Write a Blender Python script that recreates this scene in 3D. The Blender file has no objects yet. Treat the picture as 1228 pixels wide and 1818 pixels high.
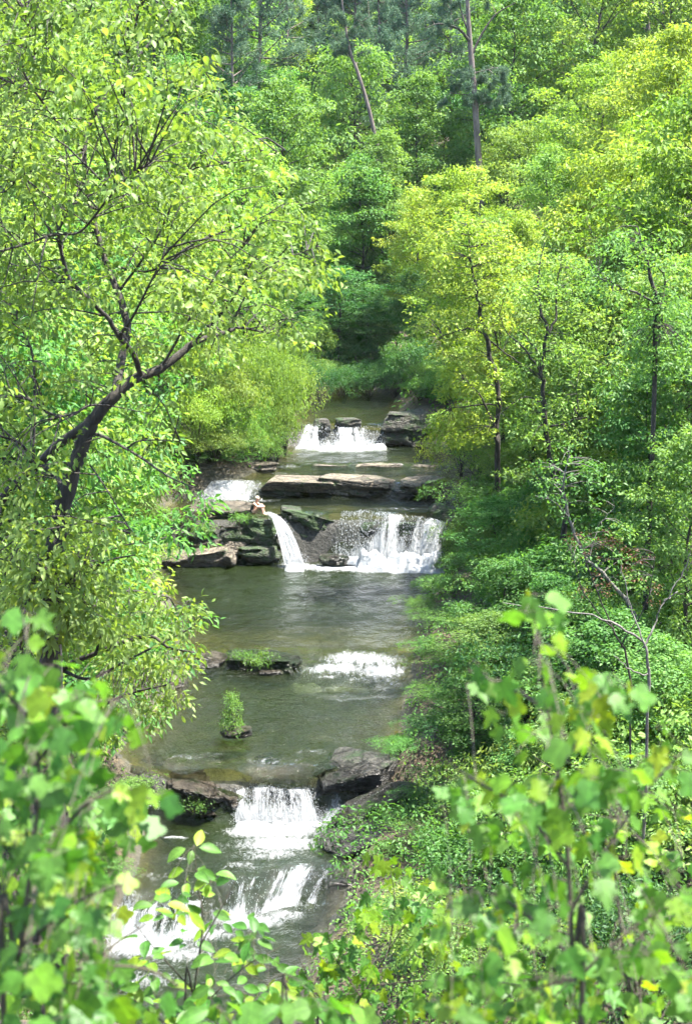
import bpy, bmesh, math, random
import numpy as np
from mathutils import Vector, Matrix, Quaternion

# ------------------------------------------------------------------ camera, world, sun, exposure
scene = bpy.context.scene
FPX, CX, CY = 3000.0, 614.0, 909.0          # photo pixels: focal length and centre
HC = 17.3                                    # camera height over the middle pool (metres)
PITCH = math.atan((CY - 250.0) / FPX)
cam_d = bpy.data.cameras.new('camera')
cam = bpy.data.objects.new('camera', cam_d)
scene.collection.objects.link(cam)
cam.location = (0, 0, HC)
cam.rotation_euler = (math.radians(90) - PITCH, 0, 0)
cam_d.sensor_fit = 'VERTICAL'
cam_d.sensor_height = 36.0
cam_d.lens = 36.0 * FPX / 1818.0
cam_d.clip_start = 0.1
cam_d.clip_end = 2000
cam_d.dof.use_dof = True
cam_d.dof.focus_distance = 60.0
cam_d.dof.aperture_fstop = 6.0
scene.camera = cam

SUN_EL, SUN_AZ = math.radians(69), math.radians(88)   # azimuth from +Y (up the valley) towards +X
sun_dir = Vector((math.sin(SUN_AZ) * math.cos(SUN_EL), math.cos(SUN_AZ) * math.cos(SUN_EL), math.sin(SUN_EL)))
world = bpy.data.worlds.new('World')
scene.world = world
world.use_nodes = True
wn = world.node_tree
bgn = wn.nodes['Background']
sky = wn.nodes.new('ShaderNodeTexSky')
sky.sky_type = 'NISHITA'
sky.sun_disc = False
sky.sun_elevation = SUN_EL
sky.sun_rotation = SUN_AZ
wn.links.new(sky.outputs[0], bgn.inputs[0])
bgn.inputs[1].default_value = 0.15
sun_d = bpy.data.lights.new('sun', 'SUN')
sun_d.energy = 5.0
sun_d.angle = math.radians(0.5)
sun_d.color = (1.0, 0.95, 0.86)
sun = bpy.data.objects.new('sun', sun_d)
scene.collection.objects.link(sun)
sun.location = (0, 0, 60)
sun.rotation_euler = (-sun_dir).to_track_quat('-Z', 'Y').to_euler()

scene.view_settings.view_transform = 'Standard'
scene.view_settings.look = 'None'
scene.view_settings.gamma = 1
scene.view_settings.use_curve_mapping = False
scene.view_settings.exposure = 2.6
scene.render.engine = 'CYCLES'
cy = scene.cycles
cy.max_bounces = 5
cy.diffuse_bounces = 2
cy.glossy_bounces = 2
cy.transmission_bounces = 3
cy.transparent_max_bounces = 10
cy.caustics_reflective = False
cy.caustics_refractive = False
cy.sample_clamp_indirect = 4
cy.use_denoising = True
cy.use_adaptive_sampling = True
cy.adaptive_threshold = 0.02
cy.adaptive_min_samples = 16

COL = scene.collection
CP, SP = math.cos(PITCH), math.sin(PITCH)

# ------------------------------------------------------------------ helpers
def at(px, py, D):
    """world point seen at photo pixel (px,py) at ground distance D (along +Y)"""
    a = (px - CX) / FPX
    b = -(py - CY) / FPX
    y = CP + b * SP
    z = -SP + b * CP
    t = D / y
    return np.array([a * t, D, HC + z * t])

def atz(px, py, zz):
    b = -(py - CY) / FPX
    y = CP + b * SP
    z = -SP + b * CP
    t = (zz - HC) / z
    return np.array([(px - CX) / FPX * t, y * t, zz])

def proj(p):
    x, y, z = p[0], p[1], p[2] - HC
    f = y * CP - z * SP
    u = y * SP + z * CP
    return CX + FPX * x / f, CY - FPX * u / f

def mpp(D):                                   # metres per photo pixel
    return D / FPX * 1.02

def hash3(i, j, k, seed):
    h = (i * 374761393 + j * 668265263 + k * 2147483647 + seed * 1274126177) & 0xFFFFFFFF
    h = ((h ^ (h >> 13)) * 1274126177) & 0xFFFFFFFF
    h = h ^ (h >> 16)
    return (h & 0xFFFFFF) / float(0xFFFFFF)

def vnoise(p, seed=0):
    p = np.asarray(p, dtype=np.float64)
    f = np.floor(p).astype(np.int64)
    t = p - f
    t = t * t * (3 - 2 * t)
    out = 0
    for a in (0, 1):
        wa = t[..., 0] if a else 1 - t[..., 0]
        for b in (0, 1):
            wb = t[..., 1] if b else 1 - t[..., 1]
            for c in (0, 1):
                wc = t[..., 2] if c else 1 - t[..., 2]
                out = out + wa * wb * wc * hash3(f[..., 0] + a, f[..., 1] + b, f[..., 2] + c, seed)
    return out * 2 - 1

def fbm(p, oct=4, seed=0):
    p = np.asarray(p, dtype=np.float64)
    s, a, tot = 0, 1.0, 0
    for o in range(oct):
        s = s + a * vnoise(p * (2 ** o) + 17.3 * o, seed + o)
        tot += a
        a *= 0.5
    return s / tot

def smooth(a, b, x):
    t = np.clip((np.asarray(x, float) - a) / (b - a), 0, 1)
    return t * t * (3 - 2 * t)

def norm(v):
    return v / (np.linalg.norm(v, axis=-1, keepdims=True) + 1e-9)

def mesh_np(name, verts, faces, mat=None, smooth_shade=False, attrs=None):
    """verts Nx3; faces MxK (K=3 or 4) array or list of such arrays"""
    me = bpy.data.meshes.new(name)
    if not isinstance(faces, list):
        faces = [faces]
    faces = [np.asarray(f, dtype=np.int32) for f in faces if len(f)]
    nv = len(verts)
    me.vertices.add(nv)
    me.vertices.foreach_set('co', np.asarray(verts, dtype=np.float32).ravel())
    nl = sum(f.size for f in faces)
    nf = sum(len(f) for f in faces)
    me.loops.add(nl)
    me.loops.foreach_set('vertex_index', np.concatenate([f.ravel() for f in faces]))
    me.polygons.add(nf)
    tot = np.concatenate([np.full(len(f), f.shape[1], dtype=np.int32) for f in faces])
    start = np.concatenate([[0], np.cumsum(tot)[:-1]]).astype(np.int32)
    me.polygons.foreach_set('loop_start', start)
    me.polygons.foreach_set('loop_total', tot)
    if smooth_shade:
        me.polygons.foreach_set('use_smooth', np.ones(nf, dtype=bool))
    for k, (dom, arr) in (attrs or {}).items():
        at_ = me.attributes.new(k, 'FLOAT', dom)
        at_.data.foreach_set('value', np.asarray(arr, dtype=np.float32))
    me.update(calc_edges=True)
    if mat:
        me.materials.append(mat)
    return me

def link(name, me, parent=None, loc=(0, 0, 0)):
    o = bpy.data.objects.new(name, me)
    COL.objects.link(o)
    o.location = loc
    if parent:
        o.parent = parent
    return o

def tag(o, label=None, cat=None, group=None, kind=None):
    if label: o['label'] = label
    if cat: o['category'] = cat
    if group: o['group'] = group
    if kind: o['kind'] = kind
    return o

def empty(name, loc, label=None, cat=None, group=None, rz=0, sc=1.0):
    o = bpy.data.objects.new(name, None)
    COL.objects.link(o)
    o.location = loc
    o.rotation_euler = (0, 0, rz)
    o.scale = (sc, sc, sc) if not isinstance(sc, tuple) else sc
    o.empty_display_size = 0.1
    return tag(o, label, cat, group)

# ---- tubes and leaves collected in numpy
class Geo:
    def __init__(s):
        s.v, s.f, s.n, s.r = [], [], 0, []
    def add(s, v, f, r=None):
        s.v.append(np.asarray(v, float)); s.f.append(np.asarray(f, int) + s.n)
        s.n += len(v)
        if r is not None: s.r.append(r)
    def mesh(s, name, mat, sm=False):
        V = np.concatenate(s.v)
        tri = [f for f in s.f if f.shape[1] == 3]
        qd = [f for f in s.f if f.shape[1] == 4]
        fs = []
        if tri: fs.append(np.concatenate(tri))
        if qd: fs.append(np.concatenate(qd))
        at_ = None
        if s.r and not qd:
            at_ = {'rnd': ('FACE', np.concatenate(s.r))}
        return mesh_np(name, V, fs, mat, sm, at_)

def tube(g, pts, rad, sides=6):
    P = np.asarray(pts, float)
    R = np.asarray(rad, float)
    n = len(P)
    T = norm(np.gradient(P, axis=0))
    up = np.array([0.31, 0.17, 0.93])
    A = norm(np.cross(T, up) + 1e-6)
    B = np.cross(T, A)
    th = np.arange(sides) * 2 * math.pi / sides
    ring = (P[:, None, :] + R[:, None, None] * (np.cos(th)[None, :, None] * A[:, None, :] + np.sin(th)[None, :, None] * B[:, None, :]))
    V = ring.reshape(-1, 3)
    i = np.arange(n - 1)[:, None] * sides
    j = np.arange(sides)[None, :]
    k = (j + 1) % sides
    F = np.stack([i + j, i + k, i + sides + k, i + sides + j], -1).reshape(-1, 4)
    g.add(V, F)

def bez(pts, n):
    """smooth resample of a polyline (Catmull-Rom)"""
    P = np.asarray(pts, float)
    P = np.vstack([2 * P[0] - P[1], P, 2 * P[-1] - P[-2]])
    out = []
    segs = len(P) - 3
    for t in np.linspace(0, segs - 1e-6, n):
        i = int(t); u = t - i
        a, b, c, d = P[i], P[i + 1], P[i + 2], P[i + 3]
        out.append(0.5 * (2 * b + (c - a) * u + (2 * a - 5 * b + 4 * c - d) * u * u + (3 * b - a - 3 * c + d) * u ** 3))
    return np.array(out)

def leaves_diamond(p, d, n, L, W):
    """2-triangle folded leaves. p,d,n Nx3; L,W N"""
    d = norm(d)
    s = norm(np.cross(d, n)); nn = np.cross(s, d)
    L = L[:, None]; W = W[:, None]
    m = p + d * L * 0.45 + nn * W * 0.14
    V = np.stack([p, m + s * W * 0.5, p + d * L - nn * L * 0.12, m - s * W * 0.5], 1).reshape(-1, 3)
    i = np.arange(len(p))[:, None] * 4
    F = np.concatenate([i + [0, 1, 2], i + [0, 2, 3]], 1).reshape(-1, 3)
    return V, F, 2

def leaves_fine(p, d, n, L, W):
    """8-triangle leaves: pointed oval with folded midrib and drooping tip"""
    d = norm(d)
    s = norm(np.cross(d, n)); nn = np.cross(s, d)
    L = L[:, None]; W = W[:, None]
    def q(a, b, h): return p + d * L * a + s * W * b + nn * (W * abs(b) * 0.35 + L * h)
    V = np.stack([q(0, 0, 0), q(.3, .40, .0), q(.3, 0, .02), q(.3, -.40, 0), q(.65, .42, -.03), q(.65, 0, -.02), q(.65, -.42, -.03), q(1, 0, -.16)], 1).reshape(-1, 3)
    i = np.arange(len(p))[:, None] * 8
    T = [[0, 1, 2], [0, 2, 3], [1, 4, 5], [1, 5, 2], [2, 5, 6], [2, 6, 3], [4, 7, 5], [5, 7, 6]]
    F = np.concatenate([i + t for t in T], 1).reshape(-1, 3)
    return V, F, 8

def sprays(rs, c, nrm, n_per, rad, L, flat=0.14, droop=0.3, jit=0.5, wid=0.5, fine=False):
    """flat sprays of leaves: c,nrm Nx3; rad float or N"""
    N = len(c)
    c = np.repeat(c, n_per, 0)
    nb = norm(np.repeat(nrm, n_per, 0))
    rad = np.repeat(np.broadcast_to(np.asarray(rad, float), (N,)), n_per)
    tone = np.repeat(rs.rand(N), n_per)
    M = len(c)
    t1 = norm(np.cross(nb, np.array([0.3, 0.9, 0.1]) + rs.randn(M, 3) * 0.01))
    t2 = np.cross(nb, t1)
    th = rs.rand(M) * 2 * math.pi
    rr = np.sqrt(rs.rand(M)) * rad
    radial = np.cos(th)[:, None] * t1 + np.sin(th)[:, None] * t2
    p = c + radial * rr[:, None] + nb * (rs.randn(M) * flat * rad)[:, None]
    d = radial * 0.7 + rs.randn(M, 3) * 0.45 + np.array([0, 0, -droop])
    n = nb + rs.randn(M, 3) * jit
    LL = L * (0.65 + 0.7 * rs.rand(M))
    WW = LL * wid * (0.8 + 0.4 * rs.rand(M))
    V, F, k = (leaves_fine if fine else leaves_diamond)(p, d, n, LL, WW)
    r = np.repeat(np.clip(0.55 * tone + 0.45 * rs.rand(M), 0, 1), k)
    return V, F, r

# ------------------------------------------------------------------ materials
def newmat(name):
    m = bpy.data.materials.new(name)
    m.use_nodes = True
    nt = m.node_tree
    nt.nodes.clear()
    out = nt.nodes.new('ShaderNodeOutputMaterial')
    return m, nt, out

def N(nt, t, **kw):
    n = nt.nodes.new(t)
    for k, v in kw.items():
        if k == 'inp':
            for a, b in v.items():
                n.inputs[a].default_value = b
        else:
            setattr(n, k, v)
    return n

def ramp(nt, stops):
    r = nt.nodes.new('ShaderNodeValToRGB')
    e = r.color_ramp.elements
    while len(e) > 1: e.remove(e[-1])
    e[0].position, e[0].color = stops[0][0], (*stops[0][1], 1)
    for p, c in stops[1:]:
        x = e.new(p); x.color = (*c, 1)
    return r

def leaf_mat(name, c0, c1, c2, trans=0.5, tgain=(1.45, 1.4, 0.6), gloss=0.012, hue=0.02, veins=False):
    m, nt, out = newmat(name)
    L = nt.links.new
    a = N(nt, 'ShaderNodeAttribute', attribute_name='rnd')
    r = ramp(nt, [(0, c0), (0.55, c1), (1, c2)])
    gp = N(nt, 'ShaderNodeNewGeometry')
    nv = N(nt, 'ShaderNodeTexNoise', inp={'Scale': 0.55, 'Detail': 3}); L(gp.outputs['Position'], nv.inputs[0])
    sb = N(nt, 'ShaderNodeMath', operation='MULTIPLY_ADD', inp={1: 1.5, 2: -0.75}); L(nv.outputs[0], sb.inputs[0])
    sa = N(nt, 'ShaderNodeMath', operation='ADD', use_clamp=True); L(a.outputs['Fac'], sa.inputs[0]); L(sb.outputs[0], sa.inputs[1])
    L(sa.outputs[0], r.inputs[0])
    oi = N(nt, 'ShaderNodeObjectInfo')
    mr = N(nt, 'ShaderNodeMapRange', inp={3: 0.5 - hue, 4: 0.5 + hue})
    L(oi.outputs['Random'], mr.inputs[0])
    mv = N(nt, 'ShaderNodeMapRange', inp={3: 0.82, 4: 1.18})
    ml = N(nt, 'ShaderNodeMath', operation='FRACT')
    mm = N(nt, 'ShaderNodeMath', operation='MULTIPLY', inp={1: 7.31})
    L(oi.outputs['Random'], mm.inputs[0]); L(mm.outputs[0], ml.inputs[0]); L(ml.outputs[0], mv.inputs[0])
    h = N(nt, 'ShaderNodeHueSaturation')
    L(mr.outputs[0], h.inputs['Hue']); L(mv.outputs[0], h.inputs['Value']); L(r.outputs[0], h.inputs['Color'])
    if veins:      # midrib, side veins and blotches in the leaf's own space
        tc = N(nt, 'ShaderNodeTexCoord'); sx = N(nt, 'ShaderNodeSeparateXYZ'); L(tc.outputs['Object'], sx.inputs[0])
        ab = N(nt, 'ShaderNodeMath', operation='ABSOLUTE'); L(sx.outputs[0], ab.inputs[0])
        mid = N(nt, 'ShaderNodeMapRange', inp={1: 0.012, 2: 0.035, 3: 1.0, 4: 0.0}); L(ab.outputs[0], mid.inputs[0])
        sl = N(nt, 'ShaderNodeMath', operation='MULTIPLY_ADD', inp={1: -0.8}); L(ab.outputs[0], sl.inputs[0]); L(sx.outputs[1], sl.inputs[2])
        fq = N(nt, 'ShaderNodeMath', operation='MULTIPLY', inp={1: 46.0}); L(sl.outputs[0], fq.inputs[0])
        sn = N(nt, 'ShaderNodeMath', operation='SINE'); L(fq.outputs[0], sn.inputs[0])
        sv = N(nt, 'ShaderNodeMapRange', inp={1: 0.75, 2: 1.0, 3: 0.0, 4: 0.6}); L(sn.outputs[0], sv.inputs[0])
        vm = N(nt, 'ShaderNodeMath', operation='MAXIMUM'); L(mid.outputs[0], vm.inputs[0]); L(sv.outputs[0], vm.inputs[1])
        bn = N(nt, 'ShaderNodeTexNoise', inp={'Scale': 4.0, 'Detail': 4}); L(gp.outputs['Position'], bn.inputs[0]); bn.inputs['Scale'].default_value = 55.0
        bl = N(nt, 'ShaderNodeMapRange', inp={1: 0.3, 2: 0.7, 3: 0.72, 4: 1.25}); L(bn.outputs[0], bl.inputs[0])
        va = N(nt, 'ShaderNodeMath', operation='MULTIPLY_ADD', inp={1: 0.45}); L(vm.outputs[0], va.inputs[0]); L(bl.outputs[0], va.inputs[2])
        h2 = N(nt, 'ShaderNodeHueSaturation'); L(va.outputs[0], h2.inputs['Value']); L(h.outputs[0], h2.inputs['Color'])
        h = h2
    d = N(nt, 'ShaderNodeBsdfDiffuse')
    L(h.outputs[0], d.inputs[0])
    tm = N(nt, 'ShaderNodeMix', data_type='RGBA', blend_type='MULTIPLY', inp={0: 1.0})
    tm.inputs[7].default_value = (*tgain, 1)
    L(h.outputs[0], tm.inputs[6])
    t = N(nt, 'ShaderNodeBsdfTranslucent')
    L(tm.outputs[2], t.inputs[0])
    mx = N(nt, 'ShaderNodeMixShader', inp={0: trans})
    L(d.outputs[0], mx.inputs[1]); L(t.outputs[0], mx.inputs[2])
    g = N(nt, 'ShaderNodeBsdfGlossy', inp={'Roughness': 0.5})
    g.inputs[0].default_value = (0.9, 0.95, 0.9, 1)
    mg = N(nt, 'ShaderNodeMixShader', inp={0: gloss})
    L(mx.outputs[0], mg.inputs[1]); L(g.outputs[0], mg.inputs[2])
    L(mg.outputs[0], out.inputs[0])
    return m

def bark_mat(name, c0, c1, scale=9.0, lich=None):
    m, nt, out = newmat(name)
    L = nt.links.new
    tc = N(nt, 'ShaderNodeTexCoord')
    mp = N(nt, 'ShaderNodeMapping', inp={'Scale': (1, 1, 0.25)})
    L(tc.outputs['Object'], mp.inputs[0])
    nz = N(nt, 'ShaderNodeTexNoise', inp={'Scale': scale, 'Detail': 5, 'Roughness': 0.7})
    L(mp.outputs[0], nz.inputs[0])
    st = [(0.35, c0), (0.65, c1)]
    if lich: st.append((0.78, lich))
    r = ramp(nt, st)
    L(nz.outputs[0], r.inputs[0])
    b = N(nt, 'ShaderNodeBsdfPrincipled', inp={'Roughness': 0.9})
    L(r.outputs[0], b.inputs['Base Color'])
    bp = N(nt, 'ShaderNodeBump', inp={'Strength': 0.8, 'Distance': 0.03})
    L(nz.outputs[0], bp.inputs['Height']); L(bp.outputs[0], b.inputs['Normal'])
    L(b.outputs[0], out.inputs[0])
    return m

M = {}
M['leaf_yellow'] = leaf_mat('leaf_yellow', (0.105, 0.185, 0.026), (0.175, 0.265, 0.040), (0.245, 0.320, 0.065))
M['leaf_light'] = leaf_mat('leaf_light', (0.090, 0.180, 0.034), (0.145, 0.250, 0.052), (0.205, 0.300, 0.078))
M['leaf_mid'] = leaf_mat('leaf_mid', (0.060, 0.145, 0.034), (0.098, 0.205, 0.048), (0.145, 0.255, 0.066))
M['leaf_deep'] = leaf_mat('leaf_deep', (0.032, 0.100, 0.032), (0.060, 0.152, 0.044), (0.098, 0.195, 0.056), trans=0.45)  # deep green; at the stream head its darkness stands in for shade
M['leaf_hero'] = leaf_mat('leaf_hero', (0.088, 0.160, 0.030), (0.150, 0.235, 0.046), (0.215, 0.290, 0.072), gloss=0.016, hue=0.003)
M['leaf_near'] = leaf_mat('leaf_near', (0.038, 0.112, 0.014), (0.060, 0.150, 0.020), (0.092, 0.190, 0.028), gloss=0.014, hue=0.012, veins=True)
M['leaf_bright'] = leaf_mat('leaf_bright', (0.085, 0.175, 0.012), (0.125, 0.215, 0.015), (0.165, 0.245, 0.018), gloss=0.012, veins=True)
M['needle'] = leaf_mat('needle', (0.050, 0.105, 0.064), (0.085, 0.150, 0.092), (0.125, 0.190, 0.115), trans=0.3, tgain=(1.1, 1.1, 0.8))
M['leaf_brown'] = leaf_mat('leaf_brown', (0.06, 0.03, 0.015), (0.10, 0.05, 0.025), (0.16, 0.10, 0.05), trans=0.3, tgain=(1.2, 1, .8))
M['bark_dark'] = bark_mat('bark_dark', (0.012, 0.010, 0.007), (0.040, 0.034, 0.025), 16, (0.11, 0.105, 0.08))
M['bark_grey'] = bark_mat('bark_grey', (0.05, 0.045, 0.038), (0.16, 0.15, 0.13), 14)
M['bark_pine'] = bark_mat('bark_pine', (0.05, 0.038, 0.032), (0.16, 0.125, 0.105), 6)
M['stem_green'] = bark_mat('stem_green', (0.035, 0.03, 0.018), (0.075, 0.06, 0.035), 30)

def rock_mat(name, base, dark, pale, moss=0.0, wet_z=None, tint=1.0):
    m, nt, out = newmat(name)
    L = nt.links.new
    tc = N(nt, 'ShaderNodeNewGeometry')
    mp = N(nt, 'ShaderNodeMapping', inp={'Scale': (0.8, 0.8, 3.2), 'Rotation': (0.15, 0.28, 0)})
    L(tc.outputs['Position'], mp.inputs[0])
    n1 = N(nt, 'ShaderNodeTexNoise', inp={'Scale': 2.1, 'Detail': 8, 'Roughness': 0.68})
    L(mp.outputs[0], n1.inputs[0])
    n2 = N(nt, 'ShaderNodeTexNoise', inp={'Scale': 5.5, 'Detail': 6, 'Roughness': 0.7})
    L(tc.outputs['Position'], n2.inputs[0])
    r = ramp(nt, [(0.30, dark), (0.48, base), (0.62, base), (0.74, pale)])
    L(n1.outputs[0], r.inputs[0])
    r2 = ramp(nt, [(0.40, (0.55, 0.53, 0.5)), (0.62, (1.12, 1.08, 1.02))])
    L(n2.outputs[0], r2.inputs[0])
    wp = N(nt, 'ShaderNodeMix', data_type='VECTOR', inp={0: 0.25}); L(mp.outputs[0], wp.inputs[4]); L(n2.outputs['Color'], wp.inputs[5])
    vo = N(nt, 'ShaderNodeTexVoronoi', feature='DISTANCE_TO_EDGE', inp={'Scale': 1.5}); L(wp.outputs[1], vo.inputs['Vector'])
    vc = N(nt, 'ShaderNodeMapRange', inp={1: 0.0, 2: 0.05, 3: 0.0, 4: 1.0}); L(vo.outputs['Distance'], vc.inputs[0])
    mul = N(nt, 'ShaderNodeMix', data_type='RGBA', blend_type='MULTIPLY', inp={0: 1.0})
    L(r.outputs[0], mul.inputs[6]); L(r2.outputs[0], mul.inputs[7])
    mc = N(nt, 'ShaderNodeMix', data_type='RGBA', blend_type='MULTIPLY', inp={0: 1.0})
    vd = N(nt, 'ShaderNodeMapRange', inp={1: 0.0, 2: 0.03, 3: 0.3, 4: 1.0}); L(vo.outputs['Distance'], vd.inputs[0])
    L(mul.outputs[2], mc.inputs[6]); L(vd.outputs[0], mc.inputs[7])
    col = mc.outputs[2]
    if moss > 0:
        n3 = N(nt, 'ShaderNodeTexNoise', inp={'Scale': 1.7, 'Detail': 7, 'Roughness': 0.75})
        L(tc.outputs['Position'], n3.inputs[0])
        mr = N(nt, 'ShaderNodeMapRange', inp={1: 0.62 - moss * 0.3, 2: 0.70 - moss * 0.25})
        L(n3.outputs[0], mr.inputs[0])
        mx = N(nt, 'ShaderNodeMix', data_type='RGBA')
        mx.inputs[7].default_value = (0.028, 0.060, 0.014, 1)
        L(mr.outputs[0], mx.inputs[0]); L(col, mx.inputs[6])
        col = mx.outputs[2]
    b = N(nt, 'ShaderNodeBsdfPrincipled', inp={'Roughness': 0.75})
    if wet_z is not None:      # damp stone just over the water line
        sx = N(nt, 'ShaderNodeSeparateXYZ'); L(tc.outputs['Position'], sx.inputs[0])
        ad = N(nt, 'ShaderNodeMath', operation='ADD'); L(sx.outputs[2], ad.inputs[0])
        sc = N(nt, 'ShaderNodeMath', operation='MULTIPLY', inp={1: 0.5}); L(n2.outputs[0], sc.inputs[0]); L(sc.outputs[0], ad.inputs[1])
        mr = N(nt, 'ShaderNodeMapRange', inp={1: wet_z + 0.25, 2: wet_z + 0.55, 3: 0.35, 4: 1.0})
        L(ad.outputs[0], mr.inputs[0])
        mw = N(nt, 'ShaderNodeMix', data_type='RGBA', blend_type='MULTIPLY', inp={0: 1.0})
        L(col, mw.inputs[6]); L(mr.outputs[0], mw.inputs[7])
        col = mw.outputs[2]
        mr2 = N(nt, 'ShaderNodeMapRange', inp={1: wet_z + 0.25, 2: wet_z + 0.55, 3: 0.3, 4: 0.8})
        L(ad.outputs[0], mr2.inputs[0]); L(mr2.outputs[0], b.inputs['Roughness'])
    L(col, b.inputs['Base Color'])
    ah0 = N(nt, 'ShaderNodeMath', operation='ADD'); L(n1.outputs[0], ah0.inputs[0]); L(n2.outputs[0], ah0.inputs[1])
    ah = N(nt, 'ShaderNodeMath', operation='MULTIPLY_ADD', inp={1: 0.35}); L(vc.outputs[0], ah.inputs[0]); L(ah0.outputs[0], ah.inputs[2])
    bp = N(nt, 'ShaderNodeBump', inp={'Strength': 1.0, 'Distance': 0.3})
    L(ah.outputs[0], bp.inputs['Height']); L(bp.outputs[0], b.inputs['Normal'])
    L(b.outputs[0], out.inputs[0])
    return m

TAN, DRK, PAL = (0.22, 0.19, 0.15), (0.035, 0.033, 0.028), (0.42, 0.37, 0.31)
GRY, GDK, GPA = (0.085, 0.083, 0.072), (0.016, 0.017, 0.015), (0.24, 0.23, 0.20)

def ground_mat():
    m, nt, out = newmat('forest_floor')
    L = nt.links.new
    tc = N(nt, 'ShaderNodeNewGeometry')
    n1 = N(nt, 'ShaderNodeTexNoise', inp={'Scale': 0.9, 'Detail': 8, 'Roughness': 0.7})
    L(tc.outputs['Position'], n1.inputs[0])
    n2 = N(nt, 'ShaderNodeTexNoise', inp={'Scale': 7.0, 'Detail': 6, 'Roughness': 0.7})
    L(tc.outputs['Position'], n2.inputs[0])
    r = ramp(nt, [(0.3, (0.03, 0.035, 0.014)), (0.5, (0.055, 0.042, 0.025)), (0.68, (0.12, 0.085, 0.05))])
    L(n1.outputs[0], r.inputs[0])
    r2 = ramp(nt, [(0.35, (0.4, 0.4, 0.4)), (0.65, (1.2, 1.15, 1.05))])
    L(n2.outputs[0], r2.inputs[0])
    mul = N(nt, 'ShaderNodeMix', data_type='RGBA', blend_type='MULTIPLY', inp={0: 1.0})
    L(r.outputs[0], mul.inputs[6]); L(r2.outputs[0], mul.inputs[7])
    # stream bed: olive-brown algae-covered stone
    a = N(nt, 'ShaderNodeAttribute', attribute_name='bed')
    rb = ramp(nt, [(0.35, (0.016, 0.019, 0.006)), (0.55, (0.050, 0.050, 0.013)), (0.72, (0.11, 0.098, 0.028))])
    L(n1.outputs[0], rb.inputs[0])
    mx = N(nt, 'ShaderNodeMix', data_type='RGBA')
    L(a.outputs['Fac'], mx.inputs[0]); L(mul.outputs[2], mx.inputs[6]); L(rb.outputs[0], mx.inputs[7])
    b = N(nt, 'ShaderNodeBsdfPrincipled', inp={'Roughness': 0.8})
    sn = N(nt, 'ShaderNodeSeparateXYZ'); L(tc.outputs['True Normal'], sn.inputs[0])
    ms = N(nt, 'ShaderNodeMapRange', inp={1: 0.97, 2: 0.86, 3: 0.0, 4: 1.0}); L(sn.outputs[2], ms.inputs[0])
    ma = N(nt, 'ShaderNodeMath', operation='MULTIPLY'); L(ms.outputs[0], ma.inputs[0]); L(a.outputs['Fac'], ma.inputs[1])
    rk = ramp(nt, [(0.35, (0.012, 0.013, 0.011)), (0.55, (0.035, 0.034, 0.028)), (0.75, (0.10, 0.095, 0.08))]); L(n2.outputs[0], rk.inputs[0])
    mz = N(nt, 'ShaderNodeMix', data_type='RGBA'); L(ma.outputs[0], mz.inputs[0]); L(mx.outputs[2], mz.inputs[6]); L(rk.outputs[0], mz.inputs[7])
    L(mz.outputs[2], b.inputs['Base Color'])
    bp = N(nt, 'ShaderNodeBump', inp={'Strength': 1.0, 'Distance': 0.1})
    L(n2.outputs[0], bp.inputs['Height']); L(bp.outputs[0], b.inputs['Normal'])
    L(b.outputs[0], out.inputs[0])
    return m

def white_shader(nt, bump_from=None):
    L = nt.links.new
    d = N(nt, 'ShaderNodeBsdfDiffuse'); d.inputs[0].default_value = (0.50, 0.52, 0.54, 1)
    t = N(nt, 'ShaderNodeBsdfTranslucent'); t.inputs[0].default_value = (0.40, 0.43, 0.47, 1)
    mx = N(nt, 'ShaderNodeMixShader', inp={0: 0.4})
    L(d.outputs[0], mx.inputs[1]); L(t.outputs[0], mx.inputs[2])
    return mx, d, t

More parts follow.
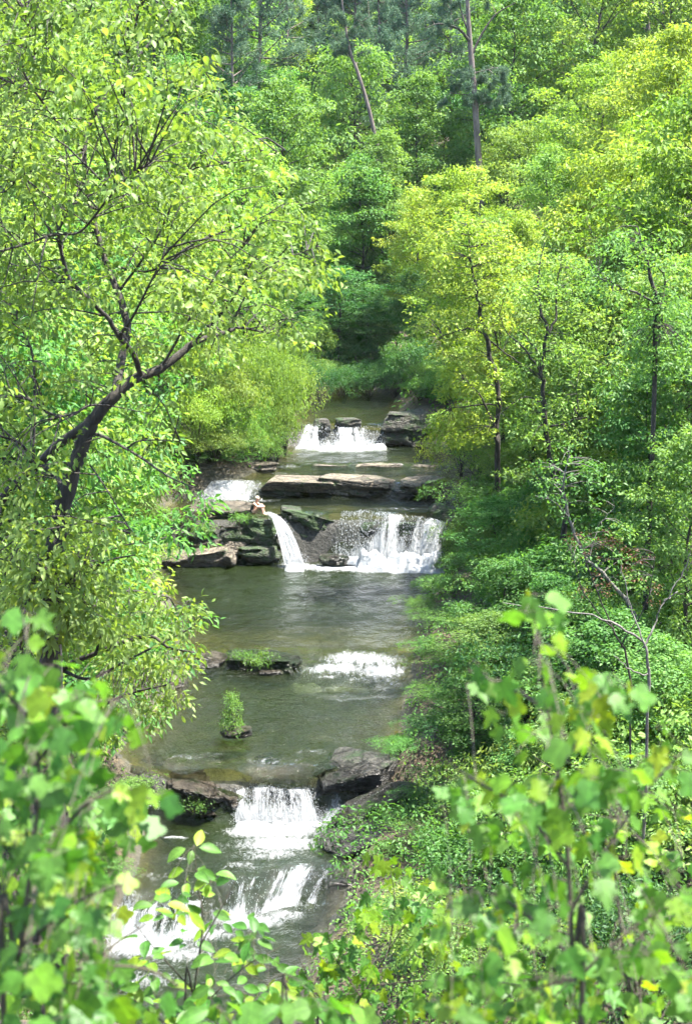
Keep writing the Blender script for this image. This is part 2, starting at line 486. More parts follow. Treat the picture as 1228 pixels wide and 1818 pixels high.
def water_mat():
    m, nt, out = newmat('stream_water')
    L = nt.links.new
    tc = N(nt, 'ShaderNodeNewGeometry')
    mp = N(nt, 'ShaderNodeMapping', inp={'Scale': (1.0, 0.8, 1.0)})
    L(tc.outputs['Position'], mp.inputs[0])
    n1 = N(nt, 'ShaderNodeTexNoise', inp={'Scale': 2.1, 'Detail': 5, 'Roughness': 0.66, 'Distortion': 0.9})
    n2 = N(nt, 'ShaderNodeTexNoise', inp={'Scale': 9.0, 'Detail': 3, 'Roughness': 0.6})
    L(mp.outputs[0], n1.inputs[0]); L(mp.outputs[0], n2.inputs[0])
    ah = N(nt, 'ShaderNodeMath', operation='MULTIPLY_ADD', inp={1: 0.35}); L(n2.outputs[0], ah.inputs[0]); L(n1.outputs[0], ah.inputs[2])
    bp = N(nt, 'ShaderNodeBump', inp={'Strength': 1.0, 'Distance': 0.17})
    L(ah.outputs[0], bp.inputs['Height'])
    fr = N(nt, 'ShaderNodeFresnel', inp={'IOR': 1.33}); L(bp.outputs[0], fr.inputs['Normal'])
    dp = N(nt, 'ShaderNodeAttribute', attribute_name='depth')
    rd = ramp(nt, [(0.0, (0.82, 0.82, 0.62)), (0.45, (0.50, 0.54, 0.30)), (1.0, (0.16, 0.21, 0.11))]); L(dp.outputs['Fac'], rd.inputs[0])
    tr = N(nt, 'ShaderNodeBsdfTransparent'); L(rd.outputs[0], tr.inputs[0])
    mk = N(nt, 'ShaderNodeBsdfDiffuse'); mk.inputs[0].default_value = (0.013, 0.021, 0.006, 1)
    b0 = N(nt, 'ShaderNodeMixShader'); dm = N(nt, 'ShaderNodeMath', operation='MULTIPLY', inp={1: 0.6}); L(dp.outputs['Fac'], dm.inputs[0]); L(dm.outputs[0], b0.inputs[0]); L(tr.outputs[0], b0.inputs[1]); L(mk.outputs[0], b0.inputs[2])
    gl = N(nt, 'ShaderNodeBsdfGlossy', inp={'Roughness': 0.06}); L(bp.outputs[0], gl.inputs['Normal'])
    gl.inputs[0].default_value = (1, 1, 1, 1)
    b1 = N(nt, 'ShaderNodeMixShader'); L(fr.outputs[0], b1.inputs[0]); L(b0.outputs[0], b1.inputs[1]); L(gl.outputs[0], b1.inputs[2])
    # foam
    a = N(nt, 'ShaderNodeAttribute', attribute_name='foam')
    mpf = N(nt, 'ShaderNodeMapping', inp={'Scale': (1.8, 0.8, 1.0)}); L(tc.outputs['Position'], mpf.inputs[0])
    n3 = N(nt, 'ShaderNodeTexNoise', inp={'Scale': 4.2, 'Detail': 8, 'Roughness': 0.75, 'Distortion': 0.8})
    L(mpf.outputs[0], n3.inputs[0])
    s = N(nt, 'ShaderNodeMath', operation='ADD'); L(a.outputs['Fac'], s.inputs[0]); L(n3.outputs[0], s.inputs[1])
    mr = N(nt, 'ShaderNodeMapRange', inp={1: 0.90, 2: 1.25}); L(s.outputs[0], mr.inputs[0])
    wh, d, t = white_shader(nt)
    bf = N(nt, 'ShaderNodeBump', inp={'Strength': 1.0, 'Distance': 0.15}); L(n3.outputs[0], bf.inputs['Height'])
    L(bf.outputs[0], d.inputs['Normal'])
    b2 = N(nt, 'ShaderNodeMixShader'); L(mr.outputs[0], b2.inputs[0]); L(b1.outputs[0], b2.inputs[1]); L(wh.outputs[0], b2.inputs[2])
    L(b2.outputs[0], out.inputs[0])
    return m

def fall_mat():
    """white falling water, torn into threads along the flow (UV: u across in metres, v down in metres)"""
    m, nt, out = newmat('falling_water')
    L = nt.links.new
    uv = N(nt, 'ShaderNodeUVMap', uv_map='flow')
    mp = N(nt, 'ShaderNodeMapping', inp={'Scale': (4.5, 1.0, 1)}); L(uv.outputs[0], mp.inputs[0])
    n1 = N(nt, 'ShaderNodeTexNoise', inp={'Scale': 1.0, 'Detail': 6, 'Roughness': 0.65}); L(mp.outputs[0], n1.inputs[0])
    mp2 = N(nt, 'ShaderNodeMapping', inp={'Scale': (22.0, 7.0, 1)}); L(uv.outputs[0], mp2.inputs[0])
    n2 = N(nt, 'ShaderNodeTexNoise', inp={'Scale': 1.0, 'Detail': 5, 'Roughness': 0.7}); L(mp2.outputs[0], n2.inputs[0])
    a = N(nt, 'ShaderNodeAttribute', attribute_name='dense')
    s = N(nt, 'ShaderNodeMath', operation='MULTIPLY_ADD', inp={1: 0.55}); L(n2.outputs[0], s.inputs[0]); L(n1.outputs[0], s.inputs[2])
    s2 = N(nt, 'ShaderNodeMath', operation='ADD'); L(s.outputs[0], s2.inputs[0]); L(a.outputs['Fac'], s2.inputs[1])
    mr = N(nt, 'ShaderNodeMapRange', inp={1: 0.96, 2: 1.16}); L(s2.outputs[0], mr.inputs[0])
    wh, d, t = white_shader(nt)
    bf = N(nt, 'ShaderNodeBump', inp={'Strength': 1.0, 'Distance': 0.2}); L(s.outputs[0], bf.inputs['Height'])
    L(bf.outputs[0], d.inputs['Normal'])
    tr = N(nt, 'ShaderNodeBsdfTransparent')
    tr.inputs[0].default_value = (0.9, 0.93, 0.93, 1)
    b = N(nt, 'ShaderNodeMixShader'); L(mr.outputs[0], b.inputs[0]); L(tr.outputs[0], b.inputs[1]); L(wh.outputs[0], b.inputs[2])
    L(b.outputs[0], out.inputs[0])
    return m

def foam_mat():
    m, nt, out = newmat('white_foam')
    L = nt.links.new
    tc = N(nt, 'ShaderNodeNewGeometry')
    n = N(nt, 'ShaderNodeTexNoise', inp={'Scale': 7, 'Detail': 6, 'Roughness': 0.7}); L(tc.outputs['Position'], n.inputs[0])
    wh, d, t = white_shader(nt)
    bf = N(nt, 'ShaderNodeBump', inp={'Strength': 1.0, 'Distance': 0.1}); L(n.outputs[0], bf.inputs['Height'])
    L(bf.outputs[0], d.inputs['Normal'])
    L(wh.outputs[0], out.inputs[0])
    return m

M['water'] = water_mat()
M['fall'] = fall_mat()
M['foam'] = foam_mat()
M['ground'] = ground_mat()

# ------------------------------------------------------------------ terrain
TD = np.array([30, 38, 42, 44, 47, 48.5, 52, 55, 57, 62, 67, 69.5, 72, 74, 77, 80.8, 83, 89, 96, 120, 400.])
TL = np.array([-6.8, -6.8, -5.8, -5.7, -5.9, -6.9, -6.0, -5.8, -5.8, -6.5, -7.7, -8.0, -7.5, -4.6, -3.4, -2.9, -2.4, -2.6, -0.6, -1.5, -1.5])
TR = np.array([-1.4, -1.3, -0.3, 0.2, 0.8, 1.5, 1.9, 2.2, 2.5, 2.9, 4.2, 4.8, 5.2, 5.3, 5.3, 4.5, 2.8, 2.9, 0.9, 1.5, 1.5])
WD = np.array([-20, 36, 42.5, 43.3, 46.85, 47.6, 47.95, 52.5, 55.0, 56.6, 68.75, 69.5, 72.4, 73.2, 76.6, 76.9, 80.9, 82.0, 96, 130, 230, 420.])
WZ = np.array([-3.25, -3.25, -3.15, -2.35, -2.35, -0.95, -0.92, -0.45, -0.45, 0.0, 0.0, 1.98, 2.0, 2.6, 2.62, 2.75, 2.75, 3.75, 3.8, 6.5, 27, 48.])
BD = np.array([-20, 0.8, 2.5, 6, 12, 20, 28, 34])
BZ = np.array([15.9, 15.6, 11.8, 7.8, 3.0, -0.6, -2.4, -2.9])

def wlev(y, x=None):
    if x is not None:
        x = np.asarray(x, float)
        y = y - 0.40 * np.clip(x + 2.2, -3.2, 1.5) * smooth(37, 40, y) * (1 - smooth(44, 45.5, y))
        y = y + 0.42 * fbm(np.stack([np.asarray(x, float) * 0.55, 0 * y, 0 * y], -1), 3, 12)
    return np.interp(y, WD, WZ)

def terrain(x, y):
    x = np.asarray(x, float); y = np.asarray(y, float)
    xl, xr = np.interp(y, TD, TL), np.interp(y, TD, TR)
    w = wlev(y, x)
    near = 1 - smooth(30, 37, y)
    kk = smooth(0.5, 4, np.maximum(xl - x, x - xr))
    w = w * (1 - kk) + np.interp(y, [-20, 38, 50, 60, 72, 85, 96, 130, 230, 420], [-3.2, -2.9, -0.8, 0.2, 2.0, 3.6, 4.0, 6.5, 27, 48]) * kk
    base = w * (1 - near) + np.interp(y, BD, BZ) * near
    dl, dr = xl - x, x - xr
    nz = fbm(np.stack([x * 0.35, y * 0.35, 0 * x], -1), 4, 3)
    nzb = fbm(np.stack([x * 0.06, y * 0.06, 0 * x], -1), 3, 9)
    far = smooth(95, 160, y)
    sl = 0.34 * (1 - far) + 0.16 * far
    sr = 0.46 * (1 - far) + 0.16 * far
    capL = 16 + 0 * x; capR = 26 + 0 * x
    hl = np.maximum(dl, 0); hr = np.maximum(dr, 0)
    bank = 0.5 * smooth(0, 0.9, np.maximum(dl, dr))
    el = 0.15 * np.minimum(hl, 5) + sl * 1.15 * np.maximum(hl - 5, 0)
    er = 0.15 * np.minimum(hr, 6) + sr * 1.1 * np.maximum(hr - 6, 0)
    rise = capL * np.tanh(el / capL) + capR * np.tanh(er / capR)
    inside = np.minimum(-dl, -dr)
    dk = np.interp(y, [44, 46.5, 47.3, 49, 51, 53.5, 55, 57, 59, 63, 68, 69.6, 72, 75, 79, 82, 85], [.9, 1.0, .4, .5, .5, .6, .45, .22, .35, .8, .95, .25, .3, .45, .6, .3, .5])
    depth = dk * (1 + 0.5 * nz) * smooth(-0.15, 1.6, inside) * (1 - far) * (1 - near)
    rough = nz * (0.10 + 0.5 * smooth(0, 3, np.maximum(dl, dr))) + nzb * 4.0 * smooth(8, 40, np.maximum(dl, dr))
    ridge = 6.2 * smooth(1.0, 3.4, -x) * smooth(4, 10, y) * (1 - smooth(21, 33, y))
    z = base + bank * (1 - near) + rise - depth + rough * (1 - 0.7 * near) + ridge
    return z

def make_terrain():
    ys = np.concatenate([np.arange(-30, 30, 1.5), np.arange(30, 92, 0.25), np.arange(92, 130, 1.0), np.arange(130, 421, 6.0)])
    xs = np.concatenate([-np.arange(14, 260, 6.0)[::-1] - 6, np.arange(-20, -11, 0.8), np.arange(-11, 9, 0.25), np.arange(9, 20, 0.8), np.arange(20, 262, 6.0)])
    X, Y = np.meshgrid(xs, ys)
    Z = terrain(X, Y)
    xl, xr = np.interp(Y, TD, TL), np.interp(Y, TD, TR)
    bed = smooth(-0.6, 0.3, np.minimum(X - xl, xr - X)) * smooth(32, 36, Y) * (1 - smooth(98, 110, Y))
    ny, nx = X.shape
    V = np.stack([X, Y, Z], -1).reshape(-1, 3)
    i = np.arange(ny - 1)[:, None] * nx; j = np.arange(nx - 1)[None, :]
    F = np.stack([i + j, i + j + 1, i + nx + j + 1, i + nx + j], -1).reshape(-1, 4)
    me = mesh_np('ground', V, F, M['ground'], True, {'bed': ('POINT', bed.ravel())})
    o = link('ground', me)
    tag(o, 'leaf-littered wooded valley floor and stream bed', kind='structure')
make_terrain()
def gz(x, y): return float(terrain(np.array([x]), np.array([y]))[0])

# ------------------------------------------------------------------ water surfaces
FOAM = [  # X, D, rX, rD, strength
    (0.0, 80.3, 2.3, 0.8, 0.72), (-0.8, 79.7, 1.6, 0.5, 0.5),
    (-5.2, 72.8, 1.5, 1.0, 0.75), (-4.0, 71.9, 1.6, 0.4, 0.5), (-6.0, 71.5, 1.3, 0.5, 0.46),
    (2.5, 70.3, 2.6, 0.6, 0.42), (-0.4, 70.3, 1.6, 0.35, 0.35),
    (-2.0, 68.2, 1.0, 0.6, 0.75), (1.6, 67.9, 2.7, 0.85, 0.85), (-0.4, 68.0, 1.7, 0.7, 0.85), (-2.2, 66.8, 0.5, 1.2, 0.34), (1.4, 66.6, 2.0, 1.0, 0.36),
    (0.6, 55.9, 1.7, 0.5, 0.68), (-0.3, 55.3, 1.4, 0.4, 0.66), (1.2, 55.2, 1.0, 0.7, 0.68), (-0.5, 54.7, 1.0, 0.3, 0.50), (0.6, 54.4, 1.2, 0.4, 0.46), (1.5, 54.2, 0.6, 0.8, 0.48), (-0.2, 53.6, 0.9, 0.7, 0.36),
    (-2.1, 46.1, 1.4, 0.6, 0.9), (-1.9, 45.2, 1.3, 0.7, 0.72), (-2.1, 44.5, 1.2, 0.6, 0.56), (-3.4, 45.0, 0.9, 0.6, 0.42), (-2.9, 43.7, 1.0, 0.5, 0.48), (-4.6, 44.2, 1.2, 0.25, 0.44), (-5.2, 43.0, 0.8, 0.4, 0.44), (-0.3, 46.6, 0.5, 0.5, 0.7),
    (-4.9, 45.6, 0.42, 0.13, 0.75), (-3.9, 45.9, 0.7, 0.3, 0.40),
    (-2.3, 48.0, 1.6, 0.4, 0.42), (-4.2, 48.4, 1.5, 0.3, 0.40), (-4.9, 48.2, 1.2, 0.3, 0.42), (-1.0, 48.6, 0.8, 0.5, 0.42),
    (-2.6, 41.9, 1.2, 0.5, 0.72), (-1.7, 42.3, 0.8, 0.4, 0.62), (-3.9, 41.2, 1.2, 0.6, 0.64), (-5.2, 40.6, 1.4, 0.8, 0.78), (-6.1, 41.2, 1.0, 0.9, 0.72), (-4.2, 40.0, 1.1, 0.5, 0.60), (-5.0, 38.8, 1.5, 0.6, 0.50), (-1.6, 42.9, 0.9, 0.3, 0.5),
    (-1.9, 88.5, 1.4, 0.35, 0.45), (0.4, 76.9, 4.2, 0.18, 0.42), (-2.7, 76.5, 0.9, 0.7, 0.46), (-2.9, 75.0, 0.8, 0.5, 0.44),
]
def foam_at(X, Y):
    f = np.zeros_like(X)
    for x, y, rx, ry, s in FOAM:
        q = ((X - x) / rx) ** 2 + ((Y - y) / ry) ** 2
        f = np.maximum(f, s * np.exp(-0.7 * q))
    return f

def water_sheet(name, d0, d1, label):
    st = 0.14
    ys = np.arange(d0, d1 + st, st)
    xs = np.arange(-9.5, 7.5, st)
    X, Y = np.meshgrid(xs, ys)
    fo = foam_at(X, Y)
    Z = wlev(Y, X) + 0.018 * fbm(np.stack([X * 1.1, Y * 1.1, 0 * X], -1), 3, 5) + fo * 0.10 * (0.4 + fbm(np.stack([X * 2.2, Y * 2.2, 0 * X], -1), 3, 6))
    ny, nx = X.shape
    xl, xr = np.interp(Y, TD, TL) - 1.0, np.interp(Y, TD, TR) + 1.0
    keep = ((X > xl) & (X < xr))
    V = np.stack([X, Y, Z], -1).reshape(-1, 3)
    i = np.arange(ny - 1)[:, None] * nx; j = np.arange(nx - 1)[None, :]
    F = np.stack([i + j, i + j + 1, i + nx + j + 1, i + nx + j], -1).reshape(-1, 4)
    F = F[keep.ravel()[F].all(1)]
    me = mesh_np(name, V, F, M['water'], True, {'foam': ('POINT', fo.ravel()), 'depth': ('POINT', np.clip((Z - terrain(X, Y)).ravel(), 0, 1))})
    return tag(link(name, me), label, kind='structure')

water_sheet('upper_pool_water', 81.9, 99.0, 'dark stream water above the uppermost white falls')
water_sheet('ledge_pool_water', 69.5, 80.95, 'green stream water around the long rock ledge')
water_sheet('middle_pool_water', 47.45, 68.8, 'wide green pool below the middle waterfall, spilling down a low cascade')
water_sheet('lower_pool_water', 33.0, 47.05, 'dark foaming pool under the lower waterfall, running out into rapids')

# ------------------------------------------------------------------ rocks
def ico(sub):
    bm = bmesh.new()
    bmesh.ops.create_icosphere(bm, subdivisions=sub, radius=1.0)
    bm.verts.ensure_lookup_table()
    V = np.array([v.co[:] for v in bm.verts]); F = np.array([[v.index for v in f.verts] for f in bm.faces])
    bm.free()
    return V, F
ICO = {s: ico(s) for s in (2, 3, 4, 5)}

def rock(c, size, seed, mat, label, boxy=0.6, flat=0.7, rough=0.18, dip=(0.0, 0.0), rz=0.0, sub=4, strata=0.07, group=None, name='rock', under=0.0, cat='rock'):
    """c = centre of base; size = full (x,y,z). flat>0 flattens the top; under>0 undercuts the camera-facing foot."""
    V, F = ICO[sub]
    V = V.copy()
    p = 2 + 10 * boxy
    r = (np.abs(V) ** p).sum(1) ** (-1 / p)
    V = V * r[:, None]
    sx, sy, sz = size[0] / 2, size[1] / 2, size[2] / 2
    Q = V * np.array([sx, sy, sz])
    m = min(sx, sy, sz * 1.5)
    s = 1.0 / max(0.25, m)
    off = np.array([seed * 3.7, seed * 1.9, seed * 5.3])
    n1 = fbm(Q * 0.55 * s + off, 4, seed)
    n2 = fbm(Q * 1.6 * s + off, 4, seed + 50)
    nrm = norm(V / np.array([sx, sy, sz]))
    Q = Q + nrm * (rough * m * (1.4 * n1 + 0.6 * n2))[:, None]
    rr_ = np.random.RandomState(seed)
    for _ in range(15):
        fn = norm(rr_.randn(3) * np.array([1, 1, 0.7]))
        sup = np.max(Q @ fn)
        dd_ = sup * (0.62 + 0.3 * rr_.rand())
        ex = np.maximum(Q @ fn - dd_, 0)
        Q = Q - (ex * 0.95)[:, None] * fn
    # layered bedding: pieces of each layer stand proud or lie back
    zz = Q[:, 2] + Q[:, 0] * dip[0] + Q[:, 1] * dip[1]
    th = max(0.09, 0.16 * sz * 2)
    lay = np.floor(zz / th + 0.35 * n1)
    h = hash3(lay.astype(np.int64), np.floor(Q[:, 0] / (sx * 0.7) + 7).astype(np.int64), 0 * lay.astype(np.int64), seed)
    hor = nrm.copy(); hor[:, 2] = 0
    Q = Q + hor * ((h - 0.5) * 2 * strata * m * 2.0)[:, None]
    Q = Q + nrm * (0.07 * m * fbm(Q * 4.5 * s + off, 3, seed + 30))[:, None]
    crk = np.abs(fbm(Q * 1.3 * s + off * 0.7, 3, seed + 90))
    Q = Q - nrm * (0.10 * m * np.clip(1 - crk / 0.06, 0, 1))[:, None]
    if flat > 0:
        top = sz * (1 - 0.35 * flat)
        e = Q[:, 2] - top
        Q[:, 2] = np.where(e > 0, top + e * (1 - flat) + 0.05 * m * n2, Q[:, 2])
    if under > 0:
        k = np.clip(0.15 - Q[:, 2] / sz, 0, 1) * (Q[:, 1] < 0)
        Q[:, 1] = Q[:, 1] + under * sy * k * np.clip(-Q[:, 1] / sy, 0, 1)
    Q[:, 2] += -dip[0] * Q[:, 0] - dip[1] * Q[:, 1]
    Q[:, 2] += sz
    me = mesh_np(name, Q, F, mat, False)
    o = link(name, me, None, tuple(c))
    o.rotation_euler = (0, 0, rz)
    return tag(o, label, cat, group)

def rock_px(x0, x1, y0, y1, D, depth, seed, mat, label, sink=0.25, **kw):
    """rock filling photo box x0..x1,y0..y1, its front foot at distance D"""
    b = at((x0 + x1) / 2, y1, D)
    w = (x1 - x0) * mpp(D)
    dep = (HC - b[2]) / D
    h = (y1 - y0) * mpp(D) - depth * dep * 0.3
    h = max(h, 0.15)
    return rock((b[0], D + depth / 2, b[2] - sink), (w * 1.04, depth, h + sink), seed, mat, label, **kw)

RT = rock_mat('rock_tan', TAN, DRK, PAL, 0.25, 1.95)
RTD = rock_mat('rock_ledge_dark', (0.13, 0.12, 0.10), (0.03, 0.03, 0.026), (0.26, 0.24, 0.2), 0.4, 2.1)  # darker tan rock: ledge underside shade put into colour; also one wet boulder
RM = rock_mat('rock_mossy', GRY, GDK, GPA, 0.75, 0.1)
R0 = rock_mat('rock_pool', TAN, DRK, PAL, 0.3, 0.0)
RL = rock_mat('rock_lower', GRY, GDK, GPA, 0.35, -0.9)
RW = rock_mat('rock_wet', (0.045, 0.045, 0.04), (0.010, 0.011, 0.010), (0.13, 0.125, 0.11), 0.25, -2.35)
RU = rock_mat('rock_upper', GRY, GDK, GPA, 0.4, 2.75)
RLT = rock_mat('rock_lower_tan', TAN, GDK, PAL, 0.2, -0.8)
G = 'rocks in the stream bed'

# middle falls: shelf, cliff and slabs
rock_px(290, 475, 892, 958, 69.2, 2.6, 3, RT, 'flat sunlit tan rock shelf where the bather sits', boxy=0.75, flat=0.9, sub=5, under=0.5, strata=0.12, group=G)
rock_px(380, 505, 903, 1012, 68.9, 1.7, 4, RM, 'dark mossy stepped cliff block below the bather', boxy=0.7, flat=0.8, sub=5, under=0.7, strata=0.14, group=G)
rock_px(500, 625, 902, 1000, 69.2, 1.8, 5, RM, 'broad green mossy rock face between the narrow spout and the wide fall', boxy=0.6, flat=0.7, sub=5, under=0.45, dip=(0.2, 0), group=G)
rock_px(278, 425, 968, 1020, 67.9, 1.7, 6, R0, 'low pale cracked slab at the pool edge below the shelf', boxy=0.75, flat=0.95, sub=5, under=0.4, strata=0.16, dip=(-0.12, 0), group=G)
rock_px(330, 420, 950, 985, 69.0, 1.2, 7, R0, 'thin tilted slab lying on the pale cracked slab', boxy=0.7, flat=0.9, dip=(-0.15, 0), group=G)
rock_px(590, 790, 914, 985, 69.35, 0.9, 8, RM, 'dark wet rock wall behind the wide middle fall', boxy=0.7, flat=0.8, sub=5, strata=0.16, group=G)
rock_px(568, 618, 984, 1003, 67.9, 0.7, 9, RTD, 'small wet boulder in the foam beneath the wide fall', rough=0.2, group=G)
rock_px(765, 830, 880, 1000, 69.2, 1.6, 10, RM, 'shaded boulder under leaves at the far end of the wide fall', rough=0.2, group=G)
rock_px(300, 400, 925, 975, 69.0, 1.4, 15, RM, 'dark recessed layer of rock beneath the sunlit shelf', boxy=0.75, flat=0.8, sub=5, strata=0.18, group=G)
rock_px(420, 500, 965, 1012, 68.4, 1.0, 16, RM, 'black wet block at the pool edge left of the narrow spout', boxy=0.6, flat=0.7, strata=0.18, group=G)
rock_px(395, 440, 955, 985, 68.6, 0.8, 17, R0, 'small pale squared block below the bather', boxy=0.7, flat=0.8, group=G)
# ledge above: shade under the top slabs is put into darker base rock
rock_px(440, 575, 862, 891, 72.7, 1.2, 12, RTD, 'dark hollowed base at the left end of the long ledge', boxy=0.8, flat=0.8, under=0.7, strata=0.16, sub=5, group=G)
rock_px(545, 700, 860, 893, 72.5, 1.3, 13, RT, 'grey lichened block under the middle of the long ledge', boxy=0.7, flat=0.7, under=0.3, strata=0.16, dip=(0.1, 0), sub=5, group=G)
rock_px(665, 800, 858, 893, 72.5, 1.3, 14, RTD, 'dark split block under the right of the long ledge', boxy=0.75, flat=0.8, under=0.5, strata=0.18, dip=(-0.12, 0), sub=5, group=G)
rock_px(448, 640, 847, 868, 72.3, 1.9, 18, RT, 'long pale top slab at the left of the ledge', boxy=0.85, flat=0.95, under=0.4, strata=0.12, dip=(0.03, 0), sub=5, group=G)
rock_px(560, 715, 846, 872, 72.2, 1.8, 19, RT, 'thick pale top slab at the middle of the ledge', boxy=0.8, flat=0.9, under=0.4, strata=0.12, dip=(0.06, 0), sub=5, group=G)
rock_px(690, 806, 850, 872, 72.2, 1.8, 11, RT, 'sloping pale top slab at the right of the ledge', boxy=0.8, flat=0.9, under=0.4, strata=0.12, dip=(-0.05, 0), sub=5, group=G)
for k, (x0, x1, y0, y1, D, lab) in enumerate([
        (545, 640, 824, 831, 76.5, 'thin low rock bar left of the line crossing the stream'),
        (625, 720, 822, 832, 76.4, 'thin low tan rock bar midway along the line crossing the stream'),
        (705, 800, 823, 832, 76.5, 'thin low rock bar right of the line crossing the stream')]):
    rock_px(x0, x1, y0, y1, D, 0.7, 20 + k, RT, lab, sink=0.15, boxy=0.7, flat=0.9, rough=0.2, group=G)
rock_px(678, 775, 733, 788, 80.6, 2.2, 25, RU, 'big dark rounded boulder beside the uppermost falls', boxy=0.3, flat=0.3, sub=5, rough=0.2, group=G)
rock_px(558, 585, 742, 765, 81.6, 0.7, 26, RU, 'dark block splitting the uppermost falls', boxy=0.6, flat=0.7, group=G)
rock_px(588, 655, 741, 757, 81.7, 0.8, 27, RU, 'long dark stone on the lip of the uppermost falls', boxy=0.6, flat=0.8, group=G)
rock_px(405, 500, 818, 842, 75.5, 1.4, 28, RT, 'low shadowed bank rock under the overhanging bushes', boxy=0.5, flat=0.7, group=G)
# low cascade
rock_px(342, 400, 1160, 1203, 55.3, 1.2, 30, R0, 'pale rounded boulder at the left end of the low cascade', boxy=0.4, flat=0.6, group=G)
rock_px(375, 545, 1160, 1214, 55.0, 1.5, 31, RM, 'dark mossy rock bar at the head of the low cascade', boxy=0.5, flat=0.7, sub=5, under=0.3, group=G)
rock_px(450, 515, 1188, 1211, 54.8, 0.6, 32, R0, 'small grey stone against the mossy rock bar', boxy=0.4, flat=0.5, group=G)
rock_px(590, 640, 1206, 1219, 55.2, 0.5, 33, RM, 'small dark stone breaking the white low cascade', boxy=0.4, group=G)
rock_px(575, 615, 1176, 1196, 56.0, 0.5, 34, RM, 'wet stone at the lip of the low cascade', boxy=0.4, group=G)
rock_px(268, 338, 1178, 1262, 53.3, 1.4, 35, R0, 'pale slanting bank rock half hidden by leaves', boxy=0.6, flat=0.6, dip=(0.4, 0), group=G)
rock_px(425, 462, 1291, 1303, 51.3, 0.5, 36, R0, 'small pale stone beside the islet bush', flat=0.8, group=G)
rock_px(275, 330, 1296, 1304, 51.2, 0.5, 37, R0, 'flat stone just breaking the surface near the left bank', flat=0.9, sink=0.1, group=G)
# lower falls
rock_px(452, 505, 1338, 1357, 48.6, 0.5, 40, RL, 'small dark stone on the lip of the lower waterfall', boxy=0.4, flat=0.6, group=G)
rock_px(170, 236, 1324, 1368, 48.7, 1.4, 41, RL, 'dark bank boulder at the left above the lower waterfall', boxy=0.6, flat=0.7, group=G)
rock_px(234, 288, 1342, 1368, 48.3, 0.9, 42, RLT, 'pale flat stone beside the dark bank boulder', boxy=0.6, flat=0.8, group=G)
rock_px(285, 424, 1368, 1480, 46.6, 2.0, 43, RLT, 'pale-topped overhanging boulder left of the lower waterfall', boxy=0.55, flat=0.75, sub=5, under=0.75, strata=0.12, dip=(0.05, 0), group=G)
rock_px(250, 420, 1425, 1500, 46.8, 1.5, 44, RW, 'black wet rock in the hollow left of the lower waterfall', boxy=0.6, flat=0.7, sub=5, under=0.4, group=G)
rock_px(405, 560, 1398, 1475, 47.5, 0.6, 45, RW, 'wet rock wall behind the lower waterfall', boxy=0.7, flat=0.8, sub=5, strata=0.12, group=G)
rock_px(535, 725, 1340, 1440, 46.8, 2.2, 46, RL, 'large dark rounded boulder right of the lower waterfall', boxy=0.35, flat=0.5, sub=5, under=0.6, dip=(-0.12, 0), strata=0.05, group=G)
rock_px(570, 790, 1395, 1510, 45.7, 1.6, 47, RL, 'dark sloping layered rock below the large rounded boulder', boxy=0.5, flat=0.5, sub=5, dip=(-0.42, 0), strata=0.14, group=G)
rock_px(565, 770, 1452, 1565, 44.3, 1.8, 48, RW, 'dark tilted ledge right of the foaming lower pool', boxy=0.5, flat=0.6, sub=5, dip=(-0.25, 0), strata=0.14, group=G)
rock_px(560, 720, 1530, 1600, 43.4, 1.4, 49, RL, 'flat grey ledge at the outlet of the lower pool', boxy=0.6, flat=0.85, sub=5, strata=0.16, group=G)
rock_px(510, 600, 1618, 1672, 42.4, 1.0, 50, RL, 'grey slab beside the curved bottom chute', boxy=0.6, flat=0.9, sub=5, under=0.5, group=G)
rock_px(575, 740, 1595, 1730, 40.9, 1.9, 51, RW, 'dark boulder behind the maple branch', boxy=0.4, flat=0.5, sub=5, group=G)
rock_px(205, 262, 1462, 1516, 45.8, 1.2, 52, RLT, 'pale bank stone at the left of the foaming lower pool', boxy=0.5, flat=0.6, group=G)
rock_px(212, 248, 1518, 1542, 44.8, 0.7, 53, RLT, 'small tan stone at the left edge of the lower pool', flat=0.8, group=G)
rock_px(245, 300, 1600, 1660, 42.6, 1.0, 54, RW, 'wet dark stone left of the curved bottom chute', boxy=0.5, flat=0.6, group=G)
rock_px(700, 800, 1600, 1700, 40.0, 1.5, 55, RW, 'shadowed bank boulder below the tilted ledge', boxy=0.4, flat=0.5, group=G)
rock_px(100, 180, 1690, 1760, 40.0, 1.2, 56, RW, 'wet dark stone in the bottom rapids', boxy=0.4, flat=0.5, group=G)

rock_px(150, 235, 1420, 1500, 46.0, 1.6, 57, RW, 'dark bank rock in the shade left of the lower pool', boxy=0.6, sub=5, group=G)
rock_px(170, 250, 1545, 1640, 43.4, 1.6, 58, RL, 'mossy grey bank rock where the lower pool narrows', boxy=0.5, sub=5, group=G)
rock_px(265, 345, 1478, 1506, 46.0, 0.8, 59, RW, 'low black stone under the overhanging boulder', boxy=0.5, group=G)
rock_px(318, 382, 1598, 1640, 43.3, 0.9, 60, RW, 'black wet stone splitting the outlet of the lower pool', boxy=0.5, flat=0.6, group=G)
rock_px(545, 610, 1560, 1592, 44.0, 0.8, 61, RW, 'small black stone by the outlet of the lower pool', boxy=0.5, flat=0.6, group=G)
